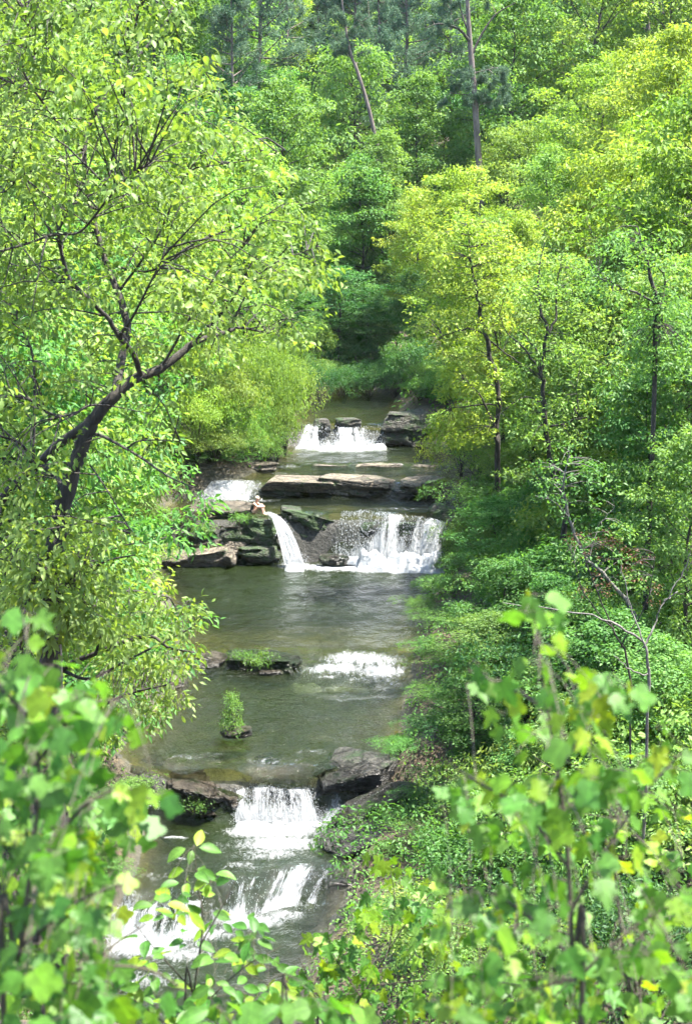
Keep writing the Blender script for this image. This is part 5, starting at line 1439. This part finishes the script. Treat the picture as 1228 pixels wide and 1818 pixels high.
# ------------------------------------------------------------------ slender trees with visible trunks on the right bank
def placed_tree(D0, stems, label, mat, edgeboxes, ntw, Lf, npp, rad, bark='bark_dark', seed=1, wid=0.5, twl=2.5, name='tree', droop=0.35):
    """stems: list of ([(px,py,dD)],[width px]); first one is the trunk. edgeboxes: (x0,x1,y0,y1) foliage boxes in the photo."""
    rs = np.random.RandomState(seed)
    f = stems[0][0][0]
    b = at(f[0], f[1], D0 + f[2])
    zb = min(gz(b[0], b[1]) - 0.2, b[2])
    root = empty(name, (b[0], b[1], zb), label, 'tree')
    off = np.array(root.location)
    nodes = []
    for i, (pts, wd) in enumerate(stems):
        P = np.array([at(x, y, D0 + d) for x, y, d in pts])
        if i == 0 and P[0][2] - zb > 0.3: P = np.vstack([[P[0][0], P[0][1], zb], P]); wd = [wd[0] * 1.1] + wd
        n = len(P) * 4
        Q = bez(P, n)
        R = np.interp(np.linspace(0, 1, n), np.linspace(0, 1, len(wd)), wd) * mpp(D0) / 2 * 0.66
        Q = Q + rs.randn(n, 3) * (0.25 * R + 0.012)[:, None]
        R = R * (0.85 + 0.3 * rs.rand(n))
        g = Geo(); tube(g, Q - off, R, 7)
        link('trunk' if i == 0 else 'limb', g.mesh('limb', M[bark], True), root)
        nodes += list(Q[n // 4:])
    if not ntw: return root
    NP = np.array(nodes)
    tw = Geo(); C, Nn = [], []
    area = np.array([(b - a) * (d - c) for a, b, c, d in edgeboxes], float); area /= area.sum()
    k = tries = 0
    while k < ntw and tries < ntw * 30:
        tries += 1
        x0, x1, y0, y1 = edgeboxes[rs.choice(len(area), p=area)]
        u, v = rs.rand(2) * 2 - 1
        if u * u + v * v > 1.1: continue
        e = at((x0 + x1) / 2 + u * (x1 - x0) / 2, (y0 + y1) / 2 + v * (y1 - y0) / 2, D0 + rs.randn() * (x1 - x0) * mpp(D0) * 0.25)
        q = NP[np.argmin(np.linalg.norm((NP - e) * np.array([1, 0.8, 1.3]), axis=1))]
        dd = e - q; l = np.linalg.norm(dd)
        if l > twl: continue
        tube(tw, bez([q, q + dd * 0.5 + UP * 0.1 * l, e], 5) - off, np.linspace(0.006 + 0.006 * l, 0.003, 5), 4)
        C.append(e); Nn.append(UP + norm(dd) * 0.3 + rs.randn(3) * 0.3)
        if l > 0.9: C.append(q + dd * 0.7); Nn.append(UP + rs.randn(3) * 0.3)
        k += 1
    tag(link('twigs', tw.mesh('twigs', M[bark], True), root), kind='stuff')
    C = np.array(C)
    V, F, r = sprays(rs, C - off, np.array(Nn), npp, rad, Lf, flat=0.25, droop=droop, wid=wid)
    link('crown', mesh_np('crown', V, F, M[mat], False, {'rnd': ('FACE', r)}), root)
    return root

placed_tree(64, [([(884, 800, 0), (880, 760, 0), (886, 700, 0), (872, 640, 0), (858, 590, 0), (850, 540, 0), (838, 480, 0), (830, 400, 0)], [16, 15, 14, 13, 12, 10, 7, 3]),
                 ([(880, 760, 0), (868, 735, -.2), (850, 700, -.4), (830, 680, -.6)], [7, 6, 4, 2]), ([(858, 590, 0), (820, 585, -.5), (780, 600, -.8)], [6, 4, 2]), ([(862, 600, 0), (900, 630, .3), (940, 655, .5), (965, 680, .6)], [5, 4, 3, 2]), ([(884, 720, 0), (840, 720, -.5), (800, 725, -.8)], [5, 4, 2])],
            'slender tree with a curving dark trunk and bright yellow-green leaves on the right bank', 'leaf_yellow', [(730, 920, 520, 620), (770, 900, 640, 720), (750, 880, 735, 800), (760, 930, 390, 520)], 260, 0.15, 20, 0.34, seed=31)
placed_tree(54, [([(1000, 900, 0), (984, 850, 0), (970, 770, 0), (965, 700, 0), (962, 640, 0), (970, 590, 0), (958, 545, 0), (955, 490, 0), (965, 430, 0)], [16, 15, 14, 12, 11, 9, 7, 5, 2]),
                 ([(970, 600, 0), (985, 560, .2), (988, 500, .3), (1000, 440, .4)], [7, 6, 4, 2]), ([(968, 760, 0), (1020, 740, -.3), (1022, 690, -.4)], [6, 4, 2]), ([(962, 660, 0), (930, 620, -.4), (900, 590, -.6), (885, 560, -.7)], [6, 5, 3, 2]), ([(966, 640, 0), (935, 600, .3), (920, 585, .3)], [5, 4, 2]), ([(965, 720, 0), (930, 705, -.3), (880, 740, -.6)], [5, 3, 2])],
            'tall slender tree with a forked dark trunk midway up the right bank', 'leaf_light', [(900, 1050, 440, 560), (880, 1040, 580, 680), (900, 1060, 700, 800)], 170, 0.13, 18, 0.32, seed=32)
placed_tree(46, [([(1165, 600, 0), (1172, 570, 0), (1168, 540, 0), (1150, 470, 0), (1130, 400, 0)], [14, 13, 12, 8, 3]), ([(1168, 545, 0), (1130, 520, -.2), (1090, 505, -.3), (1060, 490, -.4)], [7, 6, 4, 2]), ([(1170, 560, 0), (1178, 500, .2), (1165, 470, .2), (1150, 440, .3)], [7, 6, 4, 2])],
            'dark-limbed tree high at the right edge, branches spreading left', 'leaf_mid', [(1040, 1228, 400, 560), (1090, 1240, 560, 680)], 150, 0.12, 18, 0.30, seed=33)
placed_tree(44, [([(1130, 1120, 0), (1090, 1040, 0), (1040, 990, 0), (1010, 920, 0), (1000, 860, 0), (1010, 800, 0)], [12, 11, 9, 8, 6, 3]), ([(1045, 995, 0), (1060, 940, .2), (1090, 900, .3)], [4, 3, 2]), ([(1010, 920, 0), (980, 890, -.3), (950, 880, -.5)], [4, 3, 1.5])],
            'thin pale sapling trunk slanting up to the left through the right bank thicket', 'leaf_mid', [(940, 1080, 780, 920), (1000, 1130, 920, 1040)], 70, 0.11, 16, 0.28, bark='bark_grey', seed=34)
placed_tree(36, [([(1150, 1240, 0), (1148, 1180, 0), (1140, 1140, 0), (1090, 1108, 0), (1040, 1092, 0), (980, 1082, 0), (890, 1072, 0)], [9, 8, 7, 6, 4.5, 3.5, 2]), ([(1142, 1150, 0), (1160, 1110, .2), (1178, 1070, .3), (1200, 1050, .4)], [6, 5, 4, 3]), ([(1150, 1200, 0), (1120, 1190, -.2), (1090, 1165, -.3)], [5, 4, 2]), ([(1180, 1068, .3), (1215, 1010, .4), (1225, 980, .4)], [4, 3, 2]), ([(1140, 1140, 0), (1120, 1080, .2), (1100, 1000, .4)], [5, 3, 2])],
            'bare grey dead tree with a long branch reaching left on the right slope', 'leaf_mid', [], 0, .1, 10, .2, bark='bark_grey', seed=35)
placed_tree(37, [([(1120, 1230, 0), (1090, 1120, 0), (1050, 1030, 0), (1030, 960, 0)], [6, 5, 3, 2]), ([(1090, 1120, 0), (1040, 1060, 0), (1005, 960, 0)], [4, 3, 2]), ([(1100, 1150, 0), (1150, 1060, 0), (1160, 980, 0)], [4, 3, 2])],
            'withered sapling with reddish-brown dead leaves on the right slope', 'leaf_brown', [(1000, 1110, 940, 1060), (1090, 1180, 960, 1100)], 40, 0.06, 14, 0.16, bark='bark_dark', seed=36)
placed_tree(46.5, [([(800, 1340, 0), (815, 1290, 0), (800, 1320, 0), (770, 1385, 0), (755, 1400, 0)], [3, 3, 4, 4, 3])], 'bare pale stick leaning beside the large rounded boulder', 'leaf_mid', [], 0, .1, 10, .2, bark='bark_grey', seed=37, name='dead_branch')

# tall pine whose bare trunk stands over the right bank, and the leaning one left of it
def lone_pine(D0, trunk, limbs, tufts, label, seed, nt=120):
    rs = np.random.RandomState(seed)
    P = np.array([at(x, y, D0) for x, y, w in trunk])
    zb = gz(P[0][0], D0) - 0.3
    root = empty('pine_tree', (P[0][0], D0, zb), label, 'tree')
    off = np.array(root.location)
    if P[0][2] > zb: P = np.vstack([[P[0][0] + 0.1, D0, zb], P]); ws = [trunk[0][2] * 1.15] + [w for _, _, w in trunk]
    else: ws = [w for _, _, w in trunk]
    Q = bez(P, 30); g = Geo()
    tube(g, Q - off, np.interp(np.linspace(0, 1, 30), np.linspace(0, 1, len(ws)), ws) * mpp(D0) / 2, 9)
    link('trunk', g.mesh('trunk', M['bark_pine'], True), root)
    nodes = list(Q[12:])
    for pts, w in limbs:
        Pl = np.array([at(x, y, D0 + d) for x, y, d in pts]); q = bez(Pl, 10); g = Geo()
        tube(g, q - off, np.linspace(w, w * 0.3, 10) * mpp(D0) / 2, 5)
        link('limb', g.mesh('limb', M['bark_dark'], True), root); nodes += list(q[4:])
    NP = np.array(nodes); g = Geo(); C = []
    for x0, x1, y0, y1, k in tufts:
        for _ in range(k):
            e = at(x0 + (x1 - x0) * rs.rand(), y0 + (y1 - y0) * rs.rand(), D0 + rs.randn() * 0.9)
            q = NP[np.argmin(np.linalg.norm(NP - e, axis=1))]
            tube(g, bez([q, (q + e) / 2 + UP * .1, e], 4) - off, np.linspace(0.02, 0.006, 4), 3)
            for w in (0.55, 0.75, 0.9, 1.0): C.append(q + (e - q) * w + rs.randn(3) * 0.12)
    link('twigs', g.mesh('twigs', M['bark_pine'], True), root)
    C = np.array(C); c = np.repeat(C, nt, 0)
    d = norm(rs.randn(len(c), 3) + UP * 0.3); Ln = 0.26 * (0.6 + 0.6 * rs.rand(len(c)))
    V, F, kk = leaves_diamond(c - off + rs.randn(len(c), 3) * 0.06, d, norm(rs.randn(len(c), 3)), Ln, Ln * 0.07)
    link('crown', mesh_np('crown', V, F, M['needle'], False, {'rnd': ('FACE', np.repeat(rs.rand(len(c)), kk))}), root)
lone_pine(96, [(853, 470, 12), (852, 340, 11.5), (846, 240, 11), (841, 160, 10), (834, 80, 9), (830, 20, 7), (826, -60, 6)],
          [([(836, 78, 0), (815, 52, -.3), (780, 42, -.5), (755, 50, -.6)], 6), ([(838, 95, 0), (855, 60, .2), (880, 25, .4), (915, 5, .5)], 5), ([(832, 60, 0), (818, 20, .4), (815, 0, .4)], 4), ([(843, 170, 0), (800, 165, -.3)], 3), ([(840, 130, 0), (880, 120, .4)], 3)],
          [(780, 905, 120, 185, 26), (800, 880, -60, 10, 10), (750, 800, 30, 70, 3)], 'tall pine with a long straight bare trunk rising above the right bank trees', 51)
lone_pine(111, [(676, 300, 7), (672, 270, 7), (664, 235, 7), (655, 195, 6.5), (645, 160, 6), (632, 120, 6), (622, 95, 5), (612, 40, 4), (604, -20, 2.5)],
          [([(625, 100, 0), (600, 90, 0), (580, 92, 0)], 3), ([(615, 60, 0), (640, 40, 0), (655, 30, 0)], 3), ([(645, 160, 0), (620, 150, 0)], 2)],
          [(575, 665, -20, 110, 26)], 'leaning pine with a crooked sunlit trunk in the middle of the far slope', 52)

# ------------------------------------------------------------------ foreground saplings, leaf by leaf
def sapling(D0, stems, regions, count, leaf_kinds, mats, size, label, seed, stem_r, name='sapling', face=0.6, spread=0.25, leaf_w=0.9, droop=0.75, clump=3, ytop=None):
    rs = np.random.RandomState(seed)
    f = stems[0][0]
    b = at(f[0], f[1], D0 + (f[2] if len(f) > 2 else 0))
    zb = min(gz(b[0], b[1]), b[2] - 0.3)
    root = empty(name, (b[0], b[1], zb), label, 'sapling')
    off = np.array(root.location)
    NP = []
    for i, pts in enumerate(stems):
        P = np.array([at(p[0], p[1], D0 + (p[2] if len(p) > 2 else 0)) for p in pts])
        if i == 0: P = np.vstack([[b[0], b[1], zb - 0.05], P])
        Q = bez(P, len(P) * 6)
        g = Geo(); tube(g, Q - off, np.linspace(stem_r if i == 0 else stem_r * 0.6, stem_r * 0.25, len(Q)), 7)
        link('stem' if i == 0 else 'branch', g.mesh('stem', M['stem_green'], True), root)
        NP += list(Q[len(Q) // 5:]) if i == 0 else list(Q)
    NP = np.array(NP)
    LM = [leaf_mesh(k, 700 + seed * 10 + i, m) for i, (k, m) in enumerate([(k, m) for k in leaf_kinds for m in mats for _ in range(2)])]
    tw = Geo(); n = 0
    area = np.array([(r[1] - r[0]) * (r[3] - r[2]) * (r[4] if len(r) > 4 else 1) for r in regions], float); area /= area.sum()
    while n < count:
        r = regions[rs.choice(len(area), p=area)]
        u, v = rs.rand(2) * 2 - 1
        if u * u + v * v > 1.15: continue
        e = at((r[0] + r[1]) / 2 + u * (r[1] - r[0]) / 2, (r[2] + r[3]) / 2 + v * (r[3] - r[2]) / 2, D0 + rs.randn() * spread)
        q = NP[np.argmin(np.linalg.norm((NP - e) * np.array([1, 0.6, 1.0]) + np.array([0, 0, 0.25 * size]), axis=1))]
        dd = e - q; l = np.linalg.norm(dd)
        tube(tw, bez([q, q + dd * 0.5 + UP * 0.06 * l, e], 5) - off, np.linspace(stem_r * 0.2, stem_r * 0.10, 5), 5)
        k = rs.randint(1, clump + 1)
        a0 = rs.rand() * 6.283
        for j in range(k):
            a = a0 + j * 6.283 / k + rs.randn() * 0.3
            out = np.array([math.cos(a), math.sin(a) * 0.8 - 0.15, 0.1])
            pet = e + out * size * 0.35
            tube(tw, np.array([e, e + out * size * 0.2 + UP * size * 0.05, pet]) - off, [stem_r * .13, stem_r * .11, stem_r * .10], 4)
            d = out * 0.7 - UP * droop * (0.5 + rs.rand()) + rs.randn(3) * 0.25
            nn = UP * 1.0 + np.array([0, -1, 0]) * face + rs.randn(3) * 0.35
            place_leaf(root, LM[rs.randint(len(LM))], pet - off, d, nn, size * (0.7 + 0.5 * rs.rand()), leaf_w)
            n += 1
    tag(link('twigs', tw.mesh('twigs', M['stem_green'], True), root), kind='stuff')
    return root

sapling(3.3, [[(1030, 1900), (1016, 1700), (1006, 1500), (988, 1360), (965, 1220), (945, 1075)], [(1012, 1620), (1080, 1500), (1150, 1400), (1215, 1330)], [(1008, 1540), (930, 1440), (850, 1390), (790, 1350)], [(1016, 1700), (900, 1600), (800, 1570)], [(1020, 1740), (1120, 1650), (1200, 1600)], [(990, 1370), (1040, 1290), (1075, 1200)], [(975, 1260), (900, 1220), (830, 1190)]],
        [(900, 985, 1040, 1120, 1.1), (800, 900, 1170, 1260), (870, 1080, 1130, 1330), (1030, 1110, 1160, 1260), (1040, 1228, 1290, 1450, 1.3), (770, 940, 1320, 1470), (930, 1120, 1350, 1520, 1.1), (740, 1000, 1500, 1680, 1.2), (960, 1228, 1520, 1700, 1.1), (760, 1228, 1680, 1818, 1.7), (820, 1100, 1240, 1420)],
        298, ['tulip', 'maple'], [M['leaf_near'], M['leaf_near'], M['leaf_near'], M['leaf_near'], M['leaf_bright']], 0.056, 'blurred leafy sapling close by at lower right with lobed green leaves', 61, 0.0075)
sapling(3.1, [[(10, 1900), (35, 1700), (60, 1500), (70, 1380), (55, 1220), (40, 1080)], [(55, 1560), (140, 1440), (220, 1400), (270, 1420)], [(40, 1680), (140, 1600), (220, 1570)], [(62, 1360), (140, 1260), (220, 1240)], [(25, 1760), (150, 1720), (260, 1720), (330, 1760)], [(60, 1280), (0, 1220), (-30, 1180)]],
        [(-20, 90, 1060, 1160, .8), (-30, 140, 1150, 1260), (100, 250, 1200, 1300), (-30, 150, 1260, 1400, 1.2), (60, 290, 1370, 1480, 1.2), (-30, 120, 1400, 1560, 1.2), (60, 250, 1480, 1620, 1.2), (-30, 200, 1600, 1818, 1.8), (130, 280, 1720, 1818, 1.1)],
        298, ['tulip', 'tulip', 'maple'], [M['leaf_near'], M['leaf_near'], M['leaf_near'], M['leaf_near'], M['leaf_bright']], 0.058, 'blurred leafy sapling close by at lower left with broad pale green leaves', 62, 0.0075)
sapling(4.8, [[(120, 1930), (110, 1780), (90, 1640), (120, 1500), (150, 1400)], [(110, 1700), (30, 1600), (0, 1500)], [(115, 1760), (200, 1680), (260, 1640)], [(95, 1600), (180, 1520), (240, 1480)]],
        [(-20, 120, 1380, 1560), (60, 250, 1380, 1520), (60, 200, 1520, 1660), (-20, 130, 1560, 1720), (20, 200, 1690, 1818, 1.3), (-20, 100, 1200, 1380)],
        230, ['tulip', 'maple'], [M['leaf_near'], M['leaf_near'], M['leaf_bright']], 0.066, 'second leafy sapling behind the blurred one at lower left', 66, 0.008)
sapling(5.0, [[(1130, 1930), (1120, 1780), (1100, 1640), (1090, 1500), (1110, 1400)], [(1120, 1740), (1010, 1660), (920, 1640)], [(1110, 1700), (1180, 1600), (1210, 1520)], [(1125, 1800), (980, 1760), (860, 1740)]],
        [(1020, 1228, 1340, 1520), (860, 1040, 1560, 1700), (1060, 1228, 1500, 1700), (800, 1000, 1680, 1818, 1.3), (980, 1228, 1680, 1818, 1.3), (880, 1020, 1400, 1560)],
        230, ['tulip', 'maple'], [M['leaf_near'], M['leaf_near'], M['leaf_bright']], 0.066, 'second leafy sapling behind the blurred one at lower right', 67, 0.008)
sapling(7.0, [[(330, 1930), (345, 1760), (360, 1640), (350, 1560), (345, 1500)], [(345, 1760), (280, 1690), (240, 1640)], [(355, 1680), (400, 1600), (420, 1560)], [(345, 1800), (430, 1720), (500, 1680)], [(340, 1860), (260, 1790), (210, 1760)]],
        [(300, 400, 1540, 1660), (250, 340, 1590, 1720), (370, 470, 1600, 1720), (220, 330, 1700, 1818), (330, 520, 1690, 1818, 1.4), (335, 360, 1485, 1530, 1.5)],
        190, ['oval'], [M['leaf_near'], M['leaf_near'], M['leaf_bright']], 0.085, 'upright shrub with oval leaves and bright tip in front of the bottom rapids', 63, 0.007, leaf_w=0.95, clump=4, droop=0.2)
sapling(9.0, [[(560, 1920), (600, 1830), (660, 1740), (720, 1640), (790, 1560), (860, 1500)], [(640, 1770), (590, 1690), (580, 1620)], [(690, 1690), (700, 1600), (690, 1530)], [(730, 1640), (800, 1640), (860, 1650)], [(600, 1830), (560, 1760), (530, 1700)], [(660, 1750), (760, 1740), (830, 1740)]],
        [(660, 740, 1500, 1570), (600, 700, 1580, 1660, 1.3), (540, 660, 1640, 1740, 1.3), (690, 820, 1600, 1700, 1.2), (500, 620, 1720, 1818), (620, 760, 1700, 1800), (730, 880, 1560, 1660), (560, 600, 1590, 1630)],
        240, ['maple'], [M['leaf_bright'], M['leaf_near']], 0.092, 'maple branch with small bright three-lobed leaves at bottom centre', 64, 0.007, clump=4, droop=0.8)
sapling(4.2, [[(500, 1960), (520, 1860), (560, 1800)], [(510, 1900), (430, 1840), (390, 1790)]],
        [(380, 640, 1770, 1830), (430, 560, 1720, 1800, .6)], 26, ['oval', 'tulip'], [M['leaf_near']], 0.085, 'few blurred green leaves poking in at the bottom edge', 65, 0.006)

# ------------------------------------------------------------------ labels that tell the scattered plants apart
def where(X, Y, ):
    side = 'left' if X < (np.interp(Y, TD, TL) + np.interp(Y, TD, TR)) / 2 else 'right'
    for lim, w in [(38, 'bottom rapids'), (43.5, 'curved bottom chute'), (46.5, 'foaming lower pool'), (50, 'lower waterfall'), (54, 'islet bush'), (58, 'low cascade'), (63, 'near middle pool'), (67.5, 'far middle pool'), (71, 'middle waterfall'), (75, 'long rock ledge'), (80, 'thin rock bars'), (85, 'uppermost falls'), (95, 'dark upper pool'), (116, 'stream head')]:
        if Y < lim: return side, w
    return side, None
def nth(i): return ['first', 'second', 'third', 'fourth', 'fifth', 'sixth', 'seventh', 'eighth', 'ninth', 'tenth', 'eleventh', 'twelfth', 'thirteenth', 'fourteenth', 'fifteenth', 'sixteenth', 'seventeenth', 'eighteenth', 'nineteenth', 'twentieth', 'twenty-first', 'twenty-second', 'twenty-third', 'twenty-fourth', 'twenty-fifth', 'twenty-sixth', 'twenty-seventh', 'twenty-eighth', 'twenty-ninth', 'thirtieth', 'thirty-first', 'thirty-second', 'thirty-third', 'thirty-fourth', 'thirty-fifth'][min(i, 34)]
bins = {}
for root, kind, col in TREES:
    X, Y, z = root.location
    side, w = where(X, Y)
    if w is None:
        band = 'lower' if Y < 150 else ('middle' if Y < 190 else 'upper')
        px = proj((X, Y, z + 8))[0]
        part = 'left' if px < 330 else ('centre' if px < 760 else 'right')
        bins.setdefault((kind, col, band, None, part), []).append((px, root))
        continue
    edge_x = np.interp(Y, TD, TR) if side == 'right' else -np.interp(Y, TD, TL)
    bins.setdefault((kind, col, side, w, ''), []).append((abs(X) - edge_x, root))
for (kind, col, side, w, part), lst in bins.items():
    lst.sort(key=lambda q: q[0])
    for i, (dist, root) in enumerate(lst):
        root['category'] = 'shrub' if kind == 'shrub' else 'tree'
        if w is None:
            od = '' if len(lst) == 1 else f', {nth(i)} from the left'
            root['label'] = f'{col} {kind} on the {side} far hillside at {part}{od}'
            root['group'] = f'{kind}s on the far hillside'
            continue
        od = (' at the water' if dist < 1.5 else ' up the bank') if len(lst) == 1 else f', {nth(i)} from the stream'
        root['label'] = f'{col} {kind} on the {side} beside the {w}{od}'
        root['group'] = f'{kind}s along the {side} bank'
# ------------------------------------------------------------------ thin valley haze
def make_haze():
    m, nt, out = newmat('haze')
    v = N(nt, 'ShaderNodeVolumePrincipled', inp={'Density': 0.00006, 'Anisotropy': 0.2})
    v.inputs['Color'].default_value = (0.88, 0.95, 1.0, 1)
    nt.links.new(v.outputs[0], out.inputs['Volume'])
    V = np.array([[x, y, z] for x in (-290, 290) for y in (-50, 440) for z in (-5, 95)], float)
    F = np.array([[0, 1, 3, 2], [4, 6, 7, 5], [0, 4, 5, 1], [2, 3, 7, 6], [0, 2, 6, 4], [1, 5, 7, 3]])
    tag(link('haze', mesh_np('haze', V, F, m)), 'thin pale haze hanging in the valley', 'haze', kind='stuff')
make_haze()
